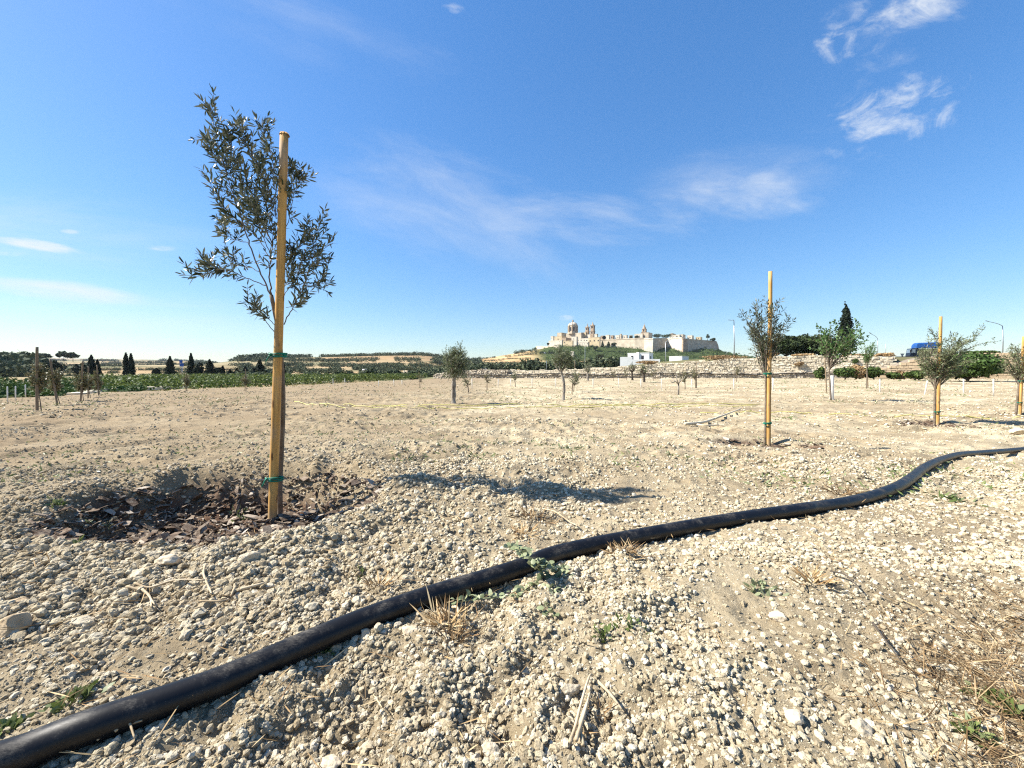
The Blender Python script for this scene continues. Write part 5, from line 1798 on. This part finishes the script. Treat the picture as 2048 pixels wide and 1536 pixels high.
# hedges and woods between the far fields
def hedges():
    r = np.random.default_rng(91)
    C, R_, Q = [], [], []
    def belt(px0, px1, D, dens, h, jitter=.04, drop=0):
        n = int((px1 - px0) * dens)
        for _ in range(n):
            px = r.uniform(px0, px1); d = D * (1 + r.normal(0, jitter))
            x = (px - CX) / F * d
            if vnoise(np.array([px / 37.]), np.array([D / 50.]), 5)[0] < drop: continue
            z = float(HF(x, d)); hh = h * r.uniform(.6, 1.25)
            C.append((x, d, z + hh * .4)); R_.append((hh * r.uniform(.55, 1.1), hh * .62)); Q.append(hh * .27)
    for D, dens, h, drop in ((175, .8, 1.0, .5), (235, .8, 1.5, .42), (340, .8, 2.0, .45), (520, .8, 3.2, .4), (800, 1., 5, .35), (1200, .8, 7, .42), (1800, .8, 10, .45)):
        belt(-160, 620, D, dens, h, .03, drop)
    for D, dens, h, drop in ((140, 1.1, 2.0, .35), (190, 1.2, 2.2, .4), (260, 1.2, 2.6, .4), (350, 1.2, 3.2, .42), (470, 1.2, 3.8, .4), (620, 1.1, 4.5, .4), (800, 1.6, 5.5, .2)):
        belt(480, 960, D, dens, h, .03, drop)
    belt(-150, 70, 250, 2.2, 9, .1); belt(-150, 60, 180, 1.6, 5, .06); belt(-150, 60, 300, 1.6, 11, .05); belt(55, 120, 300, 1.2, 6, .06)
    belt(-160, 250, 30, .0, 1.2)
    for D, h, a, b_ in ((150, 3.4, 1052, 1160), (158, 3.6, 1180, 1236), (200, 3, 960, 1060), (240, 3.4, 1180, 1260), (300, 3, 880, 1010), (300, 4, 1120, 1250), (420, 3.4, 900, 1240), (520, 3.4, 1000, 1250), (640, 4, 960, 1260)):
        belt(a, b_, D, 1.1, h, .02, .25 if D != 150 else 0)
    belt(480, 560, 700, 2.5, 9, .04)
    belt(870, 960, 620, 2.2, 8, .05)
    for D, h in ((600, 2.2), (660, 2.4), (720, 2.4), (780, 2.6), (830, 3)):
        belt(930, 1110, D, .8, h, .006, .38)
    belt(1030, 1075, 880, .8, 6, .02)
    V, Fc = cloud(np.array(C), np.array(R_), 44, np.array(Q), 92)
    tag(put('woodland', np_mesh('woodland', V, Fc), M['wood']), 'dark hedges and woods between the far fields', 'woods', kind='stuff')
    # scrub on the slope under the town
    C, R_, Q = [], [], []
    for _ in range(5200):
        px = r.uniform(1085, 1640); d = r.uniform(640, 905)
        x = (px - CX) / F * d
        hh = float(hill(np.array(x), np.array(d)))
        lim = 13 + 8 * (vnoise(np.array([px / 25.]), np.array([d / 60.]), 6)[0] - .5)
        if hh < lim or (px < 1110 and r.random() < .6): continue
        z = float(HF(x, d)); s = r.uniform(1.6, 4.2)
        C.append((x, d, z + s * .35)); R_.append((s, s * .7)); Q.append(s * .36)
    for _ in range(700):
        px = r.uniform(1430, 1660); d = r.uniform(500, 900); x = (px - CX) / F * d
        z = float(HF(x, d)); s = r.uniform(2.5, 6)
        C.append((x, d, z + s * .4)); R_.append((s, s * .8)); Q.append(s * .5)
    V, Fc = cloud(np.array(C), np.array(R_), 24, np.array(Q), 93)
    tag(put('hillside_scrub', np_mesh('hillside_scrub', V, Fc), M['scrub']), 'dense green scrub covering the slope below the town walls', 'scrub', kind='stuff')
    # shrubs and brambles just past the left rim of the field
    C, R_, Q = [], [], []
    for _ in range(150):
        y = r.uniform(15, 34); x = x_edge(y) - r.uniform(1.2, 3.5); s = r.uniform(.5, 1.1)
        C.append((x, y, -1.6 + s * .5)); R_.append((s, s * .9)); Q.append(.22)
    for _ in range(420):
        y = r.uniform(17, 85); x = -y * r.uniform(1.02, 1.75)
        if x > x_edge(y) - 2.5: continue
        s = r.uniform(.5, 1.5)
        if vnoise(np.array([x / 6.]), np.array([y / 6.]), 17)[0] < .34: continue
        C.append((x, y, -1.7 + s * .5)); R_.append((s * 1.2, s * .8)); Q.append(.26)
    V, Fc = cloud(np.array(C), np.array(R_), 110, np.array(Q), 94)
    tag(put('bramble_hedge', np_mesh('bramble_hedge', V, Fc), M['dkgreen2']), 'leafy bramble thicket and scrub behind the stakes at the far left', 'brambles', kind='stuff')


hedges()
# ------------------------------------------------------------------ the hill town
TY = rad(-38)
TD = 905.0


def block(xl, xc, xr, top, base, D, mat, label, name='town_house', cat='house', wins=(), parapet=True, yaw=TY, extra=14):
    """house with its lit front from px xl to xc and shaded side from xc to xr; wins: (px, row, w px, h px)"""
    k = D / F
    g = at(xc, base, D)
    t = empty(name, g, label, cat, None, yaw)
    lf = max(.5, (xc - xl) * k / math.cos(yaw))
    ls = max(3.0, (xr - xc) * k / abs(math.sin(yaw)) if xr > xc else 8.0)
    h = (base - top) * k
    w = house_box(t, -lf, 0, 0, ls, -extra, h, mat)
    if parapet:
        q = MB(); e = .35
        q.box(-lf - .2, .2, -.2, e, h + .01, h + 1.0); q.box(-.35, .2, e + .003, ls + .2, h + .01, h + 1.0); q.box(-lf - .2, -lf + .35, e + .003, ls + .2, h + .01, h + 1.0)
        q.build('parapet', M[mat], t)
    for wx, wr, ww, wh in wins:
        if wx <= xc:
            window(w, 'dark', (-(xc - wx) * k / math.cos(yaw), 0, (base - wr) * k), 'y', ww * k * 1.3 / math.cos(yaw), wh * k * 1.25)
        else:
            window(w, 'dark', (0, (wx - xc) * k / abs(math.sin(yaw)), (base - wr) * k), 'x', ww * k, wh * k)
    return t


def bastion(px_pts, top_rows, base_rows, depths, mat, label, thick=9, name='bastion_wall', wins=(), extra=16, batter=1.5, roof=True):
    """rampart along a path of (px, depth)"""
    pts = [at(a, b_, d) for a, b_, d in zip(px_pts, top_rows, depths)]
    bz = [at(a, b_, d).z for a, b_, d in zip(px_pts, base_rows, depths)]
    g = Vector((pts[0].x, pts[0].y, bz[0]))
    t = empty(name, g, label, 'city wall')
    n = len(pts)
    q = MB()
    nn = []
    for i in range(n):
        d = (pts[min(i + 1, n - 1)] - pts[max(i - 1, 0)]); d.z = 0; d.normalize()
        nn.append(Vector((-d.y, d.x, 0)))
    vs, fs = [], []
    for i in range(n):
        p = pts[i] - g
        f = Vector((p.x, p.y, 0))
        zb, ztp = bz[i] - g.z - extra, p.z
        vs += [f - nn[i] * batter + Vector((0, 0, zb)), f + Vector((0, 0, ztp)), f + nn[i] * thick + Vector((0, 0, ztp)), f + nn[i] * thick + Vector((0, 0, zb))]
    for i in range(n - 1):
        a, b_ = i * 4, i * 4 + 4
        fs += [(a, b_, b_ + 1, a + 1), (a + 1, b_ + 1, b_ + 2, a + 2), (a + 2, b_ + 2, b_ + 3, a + 3), (a, a + 3, b_ + 3, b_)]
    fs += [(0, 1, 2, 3), ((n - 1) * 4 + 3, (n - 1) * 4 + 2, (n - 1) * 4 + 1, (n - 1) * 4)]
    q.add(vs, fs)
    q.build('wall', M[mat], t)
    q = MB()                                                   # moulded cordon under the parapet
    cor = [pts[i] - g - nn[i] * .35 + Vector((0, 0, -1.6)) for i in range(n)]
    q.tube(cor, .45, 6); q.build('cordon', M[mat], t)
    return t


# ramparts from left to right
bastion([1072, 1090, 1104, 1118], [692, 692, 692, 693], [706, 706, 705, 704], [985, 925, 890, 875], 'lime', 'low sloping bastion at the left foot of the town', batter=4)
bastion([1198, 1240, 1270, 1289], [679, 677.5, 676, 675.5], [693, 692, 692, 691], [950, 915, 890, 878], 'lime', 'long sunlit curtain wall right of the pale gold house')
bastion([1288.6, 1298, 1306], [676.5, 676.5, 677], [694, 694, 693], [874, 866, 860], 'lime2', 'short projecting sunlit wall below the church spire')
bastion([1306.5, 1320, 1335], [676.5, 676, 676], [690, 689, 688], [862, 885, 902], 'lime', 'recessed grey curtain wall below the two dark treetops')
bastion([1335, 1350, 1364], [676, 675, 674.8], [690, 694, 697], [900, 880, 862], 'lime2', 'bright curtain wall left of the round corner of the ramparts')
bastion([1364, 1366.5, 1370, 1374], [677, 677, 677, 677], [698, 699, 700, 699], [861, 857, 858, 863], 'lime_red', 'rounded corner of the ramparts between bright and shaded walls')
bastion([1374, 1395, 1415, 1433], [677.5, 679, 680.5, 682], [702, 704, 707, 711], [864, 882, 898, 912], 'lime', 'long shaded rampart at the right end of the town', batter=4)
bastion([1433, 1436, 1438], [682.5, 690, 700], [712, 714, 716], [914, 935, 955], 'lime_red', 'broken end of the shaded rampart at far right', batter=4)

# houses
block(1099, 1124, 1127, 681, 695, 900, 'lime2', 'large blank pale house at the left end of the town')
block(1102, 1106.5, 1109, 673, 683, 925, 'lime2', 'slim pale tower house at the left end of the town', wins=((1104, 676, 1, 1.6),))
block(1109, 1124, 1136, 673, 684, 935, 'lime3', 'yellowish upper house between the slim tower house and the cathedral', wins=((1117, 678, 1.2, 1.6), (1128, 677, 1.2, 1.6)))
block(1115, 1123, 1139, 666, 676, 960, 'lime', 'grey house with shaded side left of the big dome', wins=((1131, 670, 1.4, 1.8),))
block(1126, 1145, 1147.5, 682, 697, 885, 'lime3', 'square house with one small window below the big dome', wins=((1130.5, 684.5, 1.4, 1.7), (1140.5, 681.8 + 1.5, 1.0, 1.4)))
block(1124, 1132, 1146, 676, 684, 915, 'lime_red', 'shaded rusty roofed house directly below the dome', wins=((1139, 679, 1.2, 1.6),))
block(1144, 1153, 1157, 674, 683, 905, 'lime2', 'small bright house right below the dome drum', wins=((1148, 677.5, 1.2, 1.4),))
block(1147, 1176, 1180, 684.5, 697, 890, 'lime2', 'long low house front below the belfries with two rows of windows', wins=[(1152 + 4.6 * i, 687.5, 1.1, 1.3) for i in range(6)] + [(1153 + 6.5 * i, 691.5, 1.0, 1.2) for i in range(4)])
block(1150, 1177, 1180, 677, 686, 903, 'lime2', 'terrace of pale houses in mid slope under the twin belfries', wins=[(1158.5, 680, 1.3, 1.6), (1164, 680, 1.3, 1.6), (1169.5, 680, 1.3, 1.6), (1174, 680.5, 1.8, 1.6)])
block(1157, 1172, 1176, 665.5, 679, 930, 'lime3', 'yellow house left of the twin belfries', wins=((1163.5, 671, 1.6, 2.2), (1159, 671.5, 1.0, 1.4), (1169, 675, 1, 1.4)))
block(1172, 1194, 1197, 668.5, 679, 915, 'lime2', 'pale house in front of the twin belfries', wins=((1178, 673, 1.2, 1.6),))
block(1179.5, 1199, 1201.5, 675, 695, 885, 'lime3', 'pale gold palace with three dark windows right of the belfries', wins=((1182.8, 681, 1.7, 2.2), (1190, 681, 1.7, 2.2), (1196.7, 681, 1.7, 2.2)))
block(1202, 1208, 1211, 672, 681, 950, 'lime_red', 'rusty house just right of the pale gold palace', wins=((1205, 675, 1.3, 1.6),))
block(1212, 1218, 1221.5, 670.5, 680, 945, 'lime2', 'low pale house third right of the gold palace')
block(1222, 1226, 1231, 671.5, 680, 940, 'lime_red', 'dark fronted house above the curtain wall', wins=((1224, 675, 1.2, 2),))
block(1232, 1238, 1240, 671, 679, 935, 'lime2', 'pale house left of the narrow roof turret', wins=((1236, 674.5, 1, 1.4),))
block(1240, 1242.5, 1245, 668.5, 678, 930, 'lime', 'narrow roof turret above the curtain wall')
block(1246, 1253, 1257, 671, 679, 925, 'lime2', 'pale house right of the narrow roof turret', wins=((1250, 674, 1.2, 1.6), (1255, 674, 1, 1.6)))
block(1259, 1263, 1267, 671.5, 678, 915, 'lime_red', 'low rusty house left of the palms below the church spire')
block(1290, 1297, 1311, 665.5, 677, 900, 'lime', 'church hall with long shaded side right of the spire', wins=((1304, 669, 1.2, 1.6),))
block(1272, 1285, 1288, 668, 677, 905, 'lime2', 'bright house at the left foot of the church spire', wins=((1280, 672, 1.1, 1.6),))
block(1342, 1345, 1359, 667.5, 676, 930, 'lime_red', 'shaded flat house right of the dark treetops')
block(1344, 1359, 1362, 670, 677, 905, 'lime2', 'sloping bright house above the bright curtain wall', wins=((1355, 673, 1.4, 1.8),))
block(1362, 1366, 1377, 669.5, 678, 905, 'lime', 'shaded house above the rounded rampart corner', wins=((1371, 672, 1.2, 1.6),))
block(1377, 1384, 1393, 671.5, 679, 915, 'lime2', 'pale house behind the shaded rampart', wins=((1381, 674.5, 1.2, 1.4),))
block(1394, 1401, 1410, 674.5, 681, 920, 'lime3', 'small yellowish house near the right end of the ramparts', wins=((1398, 677, 1, 1.4),))
block(1086, 1090, 1092, 706, 711, 830, 'white', 'tiny white hut among scrub left of the slope', 'hut', 'hut')
block(1142, 1147, 1148.5, 703.5, 708, 800, 'lime2', 'tiny pale hut in the scrub under the dome', 'hut', 'hut')
block(1062, 1092, 1096, 706.5, 711, 860, 'lime', 'low pale field wall left under the sloping bastion', 'field_wall', 'wall', parapet=False)

# cathedral: body, drum, dome, lantern, twin belfries
kk = 945 / F
g = at(1145.5, 681, 945)
cat_ = empty('cathedral', g, 'baroque cathedral with big ribbed dome and twin belfries crowning the town', 'cathedral', None, TY)
zr = lambda row: (681 - row) * kk
house_box(cat_, -14, 26, -7, 9, -10, zr(667), 'lime', 'nave')
q = MB(); q.lathe([(12.2, zr(668)), (12.2, zr(665.5)), (11.4, zr(665.4)), (10.6, zr(665.2)), (10.6, zr(652)), (11.4, zr(651.7)), (11.4, zr(650.9)), (10.4, zr(650.7))], (0, 0, 0), 8)
drum = q.build('drum', M['lime'], cat_)
for i in range(8):
    a = 2 * math.pi * i / 8
    q = MB(); c, s_ = math.cos(a), math.sin(a); R_ = 10.6 * math.cos(math.pi / 8)
    def pp(r_, w_, z_): return (c * r_ - s_ * w_, s_ * r_ + c * w_, z_)
    z0, z1 = zr(663), zr(655)
    q.add([pp(R_ - .1, -1.6, z0), pp(R_ - .1, 1.6, z0), pp(R_ - .1, 1.6, z1), pp(R_ - .1, -1.6, z1), pp(R_ + .12, -1.6, z0), pp(R_ + .12, 1.6, z0), pp(R_ + .12, 1.6, z1), pp(R_ + .12, -1.6, z1)],
          [(4, 5, 6, 7), (0, 4, 7, 3), (1, 2, 6, 5), (3, 7, 6, 2), (0, 1, 5, 4)])
    q.build('window', M['dark'], drum)
    a2 = a + math.pi / 8
    q = MB(); q.tube([(math.cos(a2) * 11.1, math.sin(a2) * 11.1, zr(665.3)), (math.cos(a2) * 11.1, math.sin(a2) * 11.1, zr(651.8))], 1.1, 8); q.build('column', M['lime_red'], drum)
q = MB(); n = 9
prof = [(10.3 * math.cos(math.pi / 2 * i / n) + .6 * (i / n), zr(650.8) + (zr(645.2) - zr(650.8)) * math.sin(math.pi / 2 * i / n)) for i in range(n + 1)]
q.lathe([(10.5, zr(651.0))] + prof, (0, 0, 0), 24)
dome = q.build('dome', M['lime2'], cat_, True)
for i in range(8):
    a = 2 * math.pi * (i + .5) / 8
    q = MB(); q.tube([(math.cos(a) * (r_ + .1), math.sin(a) * (r_ + .1), z_) for r_, z_ in prof[:-1]], .55, 6); q.build('rib', M['lime_red'], dome)
q = MB(); q.lathe([(2.6, zr(645.8)), (2.6, zr(645)), (1.7, zr(644.9)), (1.7, zr(642)), (2.2, zr(641.9)), (2.2, zr(641.5)), (1.6, zr(641)), (.7, zr(640.2)), (.15, zr(639.6)), (.12, zr(638.8))], (0, 0, 0), 8)
q.build('lantern', M['lime_red'], cat_)
inv = Matrix.Rotation(-TY, 3, 'Z')
for px, tip, bel, w in ((1174.7, 647.5, 655.5, 3.7), (1185.3, 644.5, 652.5, 4.2)):
    p = inv @ (at(px, 681, 935 if px < 1180 else 925) - g)
    k2 = (935 if px < 1180 else 925) / F
    zz = lambda row: (681 - row) * k2
    q = MB(); x, y = p.x, p.y
    q.box(x - w, x + w, y - w, y + w, -10, zz(664.5))
    q.box(x - w - .5, x + w + .5, y - w - .5, y + w + .5, zz(664.5) + .003, zz(663.6))
    q.box(x - w * .92, x + w * .92, y - w * .92, y + w * .92, zz(663.6) + .003, zz(bel + 1))
    q.box(x - w - .3, x + w + .3, y - w - .3, y + w + .3, zz(bel + 1) + .003, zz(bel + .3))
    tw = q.build('belfry', M['lime_red'], cat_)
    q = MB(); q.lathe([(w * .8, zz(bel + .3)), (w * .75, zz(bel - 1.2)), (w * .45, zz(bel - 2.2)), (w * .38, zz(bel - 3.0)), (w * .28, zz(bel - 4.2)), (.25, zz(tip + .8)), (.1, zz(tip))], (x, y, 0), 8)
    q.build('spire', M['lime_red'], tw)
    for ax in ('f', 'r'):
        for r0, r1 in ((bel + 1.8, bel + 5.2), (665.5, 669)):
            q = MB(); ww = w * .36
            if ax == 'f': q.box(x - ww, x + ww, y - w - .1, y - w * .6, zz(r1), zz(r0))
            else: q.box(x + w * .6, x + w + .1, y - ww, y + ww, zz(r1), zz(r0))
            q.build('arch', M['dark'], tw)
    for sx in (-1, 1):
        for sy in (-1, 1):
            q = MB(); q.lathe([(.7, zz(bel + .3)), (.5, zz(bel - .6)), (.1, zz(bel - 2.0))], (x + sx * w * .9, y + sy * w * .9, 0), 6); q.build('pinnacle', M['lime_red'], tw)

# church with the single spire
D = 915; k2 = D / F
g = at(1288.5, 677, D)
ch = empty('church', g, 'church with a single tapering bell tower near the middle of the ramparts', 'church', None, TY)
zz = lambda row: (677 - row) * k2
q = MB(); w = 4.4
q.box(-w * 1.25, w * 1.25, -w * 1.25, w * 1.25, -8, zz(665.2)); q.box(-w * 1.35, w * 1.35, -w * 1.35, w * 1.35, zz(665.2) + .003, zz(664.6)); q.box(-w * .92, w * .92, -w * .92, w * .92, zz(664.6) + .003, zz(658.5)); q.box(-w * 1.02, w * 1.02, -w * 1.02, w * 1.02, zz(658.5) + .003, zz(657.9))
tw = q.build('bell_tower', M['lime_red'], ch)
q = MB(); q.lathe([(w * .85, zz(657.9)), (w * .8, zz(656.4)), (w * .62, zz(654.6)), (w * .40, zz(653)), (w * .42, zz(652)), (w * .25, zz(650.4)), (.3, zz(649)), (.12, zz(646.5))], (0, 0, 0), 8); q.build('spire', M['lime_red'], ch)
for ax in ('f', 'r'):
    q = MB(); ww = w * .34
    if ax == 'f': q.box(-ww, ww, -w * .92 - .1, -w * .5, zz(663.5), zz(659.5))
    else: q.box(w * .5, w * .92 + .1, -ww, ww, zz(663.5), zz(659.5))
    q.build('arch', M['dark'], tw)
q = MB(); q.tube([(0, 0, zz(646.6)), (0, 0, zz(645))], .1, 5); q.build('cross', M['dark'], ch)

# trees of the town
for i, (x, b_, t_, w, D, sh, lab) in enumerate([(1316, 677, 667.5, 24, 925, 'round', 'left dark treetop above the grey curtain wall'), (1333, 677, 667.5, 24, 925, 'round', 'right dark treetop above the grey curtain wall'),
                                               (1415, 682, 668.5, 7, 905, 'flat', 'palm like single tree standing on the shaded rampart'), (1425.5, 683, 674.5, 12, 900, 'round', 'dark tree clump at the right end of the ramparts'),
                                               (1273, 678, 670, 12, 905, 'round', 'dark trees left of the church spire'), (1262, 679, 672, 7, 905, 'round', 'small dark tree above the curtain wall'), (1205, 694, 683, 6, 860, 'cone', 'dark conifer at the foot of the curtain wall by the gold palace'),
                                               (1217, 694, 684, 8, 858, 'cone', 'second conifer at the foot of the curtain wall'), (1227, 693, 685, 11, 858, 'round', 'rounded tree at the foot of the curtain wall'),
                                               (1096, 692, 685, 5, 905, 'round', 'small dark tree at the left end house of the town'), (1070, 707, 696, 7, 900, 'round', 'round tree left of the sloping bastion'), (1059, 708, 699, 7, 900, 'round', 'lone round tree farthest left on the town hill'),
                                               (1085, 710, 702, 10, 835, 'round', 'dark tree beside the tiny white hut'), (1102, 710, 700, 16, 835, 'round', 'dark bushy tree below the sloping bastion'), (1208, 680, 672, 8, 925, 'round', 'dark tree right of the gold palace roof'),
                                               (1198, 721, 707, 22, 560, 'round', 'dark tree on the terraces below the gold palace'), (1191, 700, 692, 11, 858, 'round', 'dark tree at the foot of the gold palace')]):
    p = at(x, b_, D)
    blob_tree(p, at(x, t_, D).z - p.z, w / F * D, lab, 'tree', 'town_tree', 'dkgreen', 700 + i, .45 if x == 1415 else .08, 12, 60, 1.5, sh, 'trees of the hill town', .5)

# little far houses in the open country
for x, b_, t_, w, D, mat, lab in ((805, 722, 719, 9, 640, 'lime2', 'pale farm on the skyline left of the big old olive'), (727, 742, 738, 6, 240, 'white', 'tiny white house left of its neighbour beyond the vines'),
                                  (737, 743, 740, 5, 250, 'white', 'tiny white house right of its neighbour beyond the vines'), (812, 746, 741, 12, 170, 'lime2', 'flat pale house beyond the far corner of the field'),
                                  (446, 727, 725, 7, 900, 'white', 'white house on the brown slope at left'), (786, 723, 721, 4, 650, 'white', 'tiny white house on the skyline beside the pale farm')):
    block(x - w * .7, x + w * .2, x + w * .4, t_, b_, D, mat, lab, 'far_house', wins=((x - w * .3, (b_ + t_) / 2, w * .12, (b_ - t_) * .35),), parapet=False)
# ------------------------------------------------------------------ air
HAZE = 0.00004
if HAZE:
    q = MB(); q.box(-7500, 7500, -400, 9500, -30, 215)
    m = bpy.data.materials.new('air'); m.use_nodes = True; m.cycles.homogeneous_volume = True
    nt = m.node_tree; nt.nodes.clear()
    out = nt.nodes.new('ShaderNodeOutputMaterial'); pv = nt.nodes.new('ShaderNodeVolumePrincipled')
    pv.inputs['Color'].default_value = (.80, .88, 1.0, 1); pv.inputs['Density'].default_value = HAZE; pv.inputs['Anisotropy'].default_value = 0
    nt.links.new(pv.outputs[0], out.inputs['Volume'])
    tag(q.build('haze', m), kind='stuff')

# ------------------------------------------------------------------ sky with thin clouds, sun
sun_dir = Vector((-math.cos(SUN_AZ) * math.cos(SUN_EL), -math.sin(SUN_AZ) * math.cos(SUN_EL), math.sin(SUN_EL)))
w = bpy.data.worlds.new('World'); SC.world = w
w.use_nodes = True
nt = w.node_tree
bg = nt.nodes['Background']
sky = nt.nodes.new('ShaderNodeTexSky')
sky.sky_type = 'NISHITA'; sky.sun_disc = False
sky.sun_elevation = SUN_EL
sky.sun_rotation = math.atan2(sun_dir.x, sun_dir.y)
sky.altitude = 100; sky.air_density = 1.0; sky.dust_density = .4; sky.ozone_density = 3.0
hs = nt.nodes.new('ShaderNodeHueSaturation'); hs.inputs['Saturation'].default_value = 1.24; hs.inputs['Hue'].default_value = .501
nt.links.new(sky.outputs[0], hs.inputs['Color'])
bw = nt.nodes.new('ShaderNodeRGBToBW'); nt.links.new(hs.outputs[0], bw.inputs[0])
# the bright low sky of the raw model is eased, hue kept
ease = mathn(nt, 'MULTIPLY', mathn(nt, 'POWER', mathn(nt, 'MAXIMUM', mathn(nt, 'DIVIDE', bw.outputs[0], 1.25), .05), -.27), 1.0)
vm = nt.nodes.new('ShaderNodeVectorMath'); vm.operation = 'SCALE'; nt.links.new(hs.outputs[0], vm.inputs[0]); nt.links.new(ease, vm.inputs['Scale'])
tc = nt.nodes.new('ShaderNodeTexCoord')
sp = nt.nodes.new('ShaderNodeSeparateXYZ'); nt.links.new(tc.outputs['Generated'], sp.inputs[0])
yy = mathn(nt, 'MAXIMUM', sp.outputs[1], .02)
U = mathn(nt, 'DIVIDE', sp.outputs[0], yy); V_ = mathn(nt, 'DIVIDE', sp.outputs[2], yy)
front = maprange(nt, sp.outputs[1], .05, .2)
cmb = nt.nodes.new('ShaderNodeCombineXYZ'); nt.links.new(U, cmb.inputs[0]); nt.links.new(V_, cmb.inputs[1])


def cloud_patch(px, py, ex, ey, deg, scale, stretch, lo, hi, amt, seed, detail=9, rough=.62):
    """wisp around a direction of the sky: elliptical mask times stretched noise"""
    d = ray(px, py); u0, v0 = d[0] / d[1], d[2] / d[1]
    a = rad(deg); ca, sa = math.cos(a), math.sin(a)
    du = mathn(nt, 'SUBTRACT', U, u0); dv = mathn(nt, 'SUBTRACT', V_, v0)
    p = mathn(nt, 'ADD', mathn(nt, 'MULTIPLY', du, ca), mathn(nt, 'MULTIPLY', dv, sa))
    q = mathn(nt, 'SUBTRACT', mathn(nt, 'MULTIPLY', dv, ca), mathn(nt, 'MULTIPLY', du, sa))
    r2 = mathn(nt, 'ADD', mathn(nt, 'POWER', mathn(nt, 'ABSOLUTE', mathn(nt, 'DIVIDE', p, ex / F)), 2.0), mathn(nt, 'POWER', mathn(nt, 'ABSOLUTE', mathn(nt, 'DIVIDE', q, ey / F)), 2.0))
    mask = maprange(nt, r2, 1.0, 0.0)
    c2 = nt.nodes.new('ShaderNodeCombineXYZ'); nt.links.new(mathn(nt, 'MULTIPLY', p, 1.0 / stretch), c2.inputs[0]); nt.links.new(q, c2.inputs[1]); c2.inputs[2].default_value = seed
    n = noise(nt, c2.outputs[0], scale, detail, rough, .9)
    n2 = noise(nt, c2.outputs[0], scale * 3.1, 6, .7, .4)
    n = mathn(nt, 'ADD', mathn(nt, 'MULTIPLY', n, .72), mathn(nt, 'MULTIPLY', n2, .28))
    n = mathn(nt, 'ADD', n, mathn(nt, 'MULTIPLY', mathn(nt, 'SUBTRACT', mask, 1.0), .16))
    return mathn(nt, 'MULTIPLY', mathn(nt, 'MULTIPLY', maprange(nt, n, lo, hi), mathn(nt, 'POWER', mask, .5)), amt)


PATCH = [(1800, 20, 200, 62, 14, 9, 2.4, .38, .70, .95, 1.0), (1780, 235, 220, 95, 24, 13, 1.9, .42, .72, .8, 2.0), (1740, 130, 160, 80, 30, 9, 2.4, .46, .74, .3, 2.2), (1840, 185, 150, 45, 15, 14, 2, .47, .68, .6, 2.5), (1680, 80, 70, 60, 30, 12, 1.5, .50, .7, .5, 3.0),
         (1450, 395, 260, 80, 3, 5, 3.5, .40, .72, .6, 4.0), (1190, 440, 300, 70, -3, 5, 4.5, .40, .72, .5, 5.0), (930, 410, 420, 170, -18, 3, 2.5, .38, .8, .5, 6.0), (1520, 340, 300, 90, 8, 4, 3, .40, .8, .4, 6.5),
         (75, 489, 120, 16, -9, 10, 6, .38, .60, .9, 7.0), (20, 505, 90, 12, -5, 12, 5, .42, .62, .6, 7.5), (100, 580, 250, 26, -6, 6, 7, .36, .62, .8, 8.0), (325, 497, 44, 8, -4, 14, 3, .38, .6, .5, 9.0),
         (1132, 636, 26, 8, 2, 16, 2.5, .34, .6, .55, 10.0), (620, 60, 500, 120, -12, 2.5, 3, .42, .85, .3, 11.0), (150, 460, 520, 120, -6, 2.6, 5, .40, .8, .5, 12.0), (300, 620, 500, 60, -3, 3, 6, .38, .75, .5, 13.0),
         (140, 463, 24, 6, -4, 14, 3, .36, .6, .5, 14.0), (900, 18, 60, 14, 0, 12, 2, .44, .66, .4, 15.0)]
tot = None
for a in PATCH:
    c = cloud_patch(*a)
    tot = c if tot is None else mathn(nt, 'ADD', tot, mathn(nt, 'MULTIPLY', c, mathn(nt, 'SUBTRACT', 1.0, tot, None, True)))
tot = mathn(nt, 'MULTIPLY', tot, front, None, True)
CLOUD = (3.9, 4.1, 4.3)
col = mixc(nt, tot, vm.outputs[0], CLOUD)
nt.links.new(col, bg.inputs['Color'])
bg.inputs['Strength'].default_value = 0.095

sd = bpy.data.lights.new('sun', 'SUN'); sd.energy = 5.0; sd.angle = rad(.53); sd.color = (1.0, .95, .86)
so = bpy.data.objects.new('sun', sd); COL.objects.link(so)
so.rotation_euler = (-sun_dir).to_track_quat('-Z', 'Y').to_euler()
so.location = sun_dir * 30

# ------------------------------------------------------------------ camera
cd = bpy.data.cameras.new('camera'); co = bpy.data.objects.new('camera', cd); COL.objects.link(co)
cd.sensor_fit = 'HORIZONTAL'; cd.sensor_width = 36; cd.lens = 36 * F / 2048
cd.clip_start = .02; cd.clip_end = 30000
co.location = (0, 0, EYE)
co.rotation_euler = (math.pi / 2 - PITCH, 0, 0)
SC.camera = co

SC.view_settings.view_transform = 'Standard'; SC.view_settings.look = 'None'
SC.view_settings.exposure = 1.3; SC.view_settings.gamma = 1
SC.cycles.max_bounces = 6; SC.cycles.diffuse_bounces = 3; SC.cycles.transparent_max_bounces = 4; SC.cycles.volume_bounces = 0
SC.cycles.use_denoising = False
SC.cycles.filter_width = 1.2
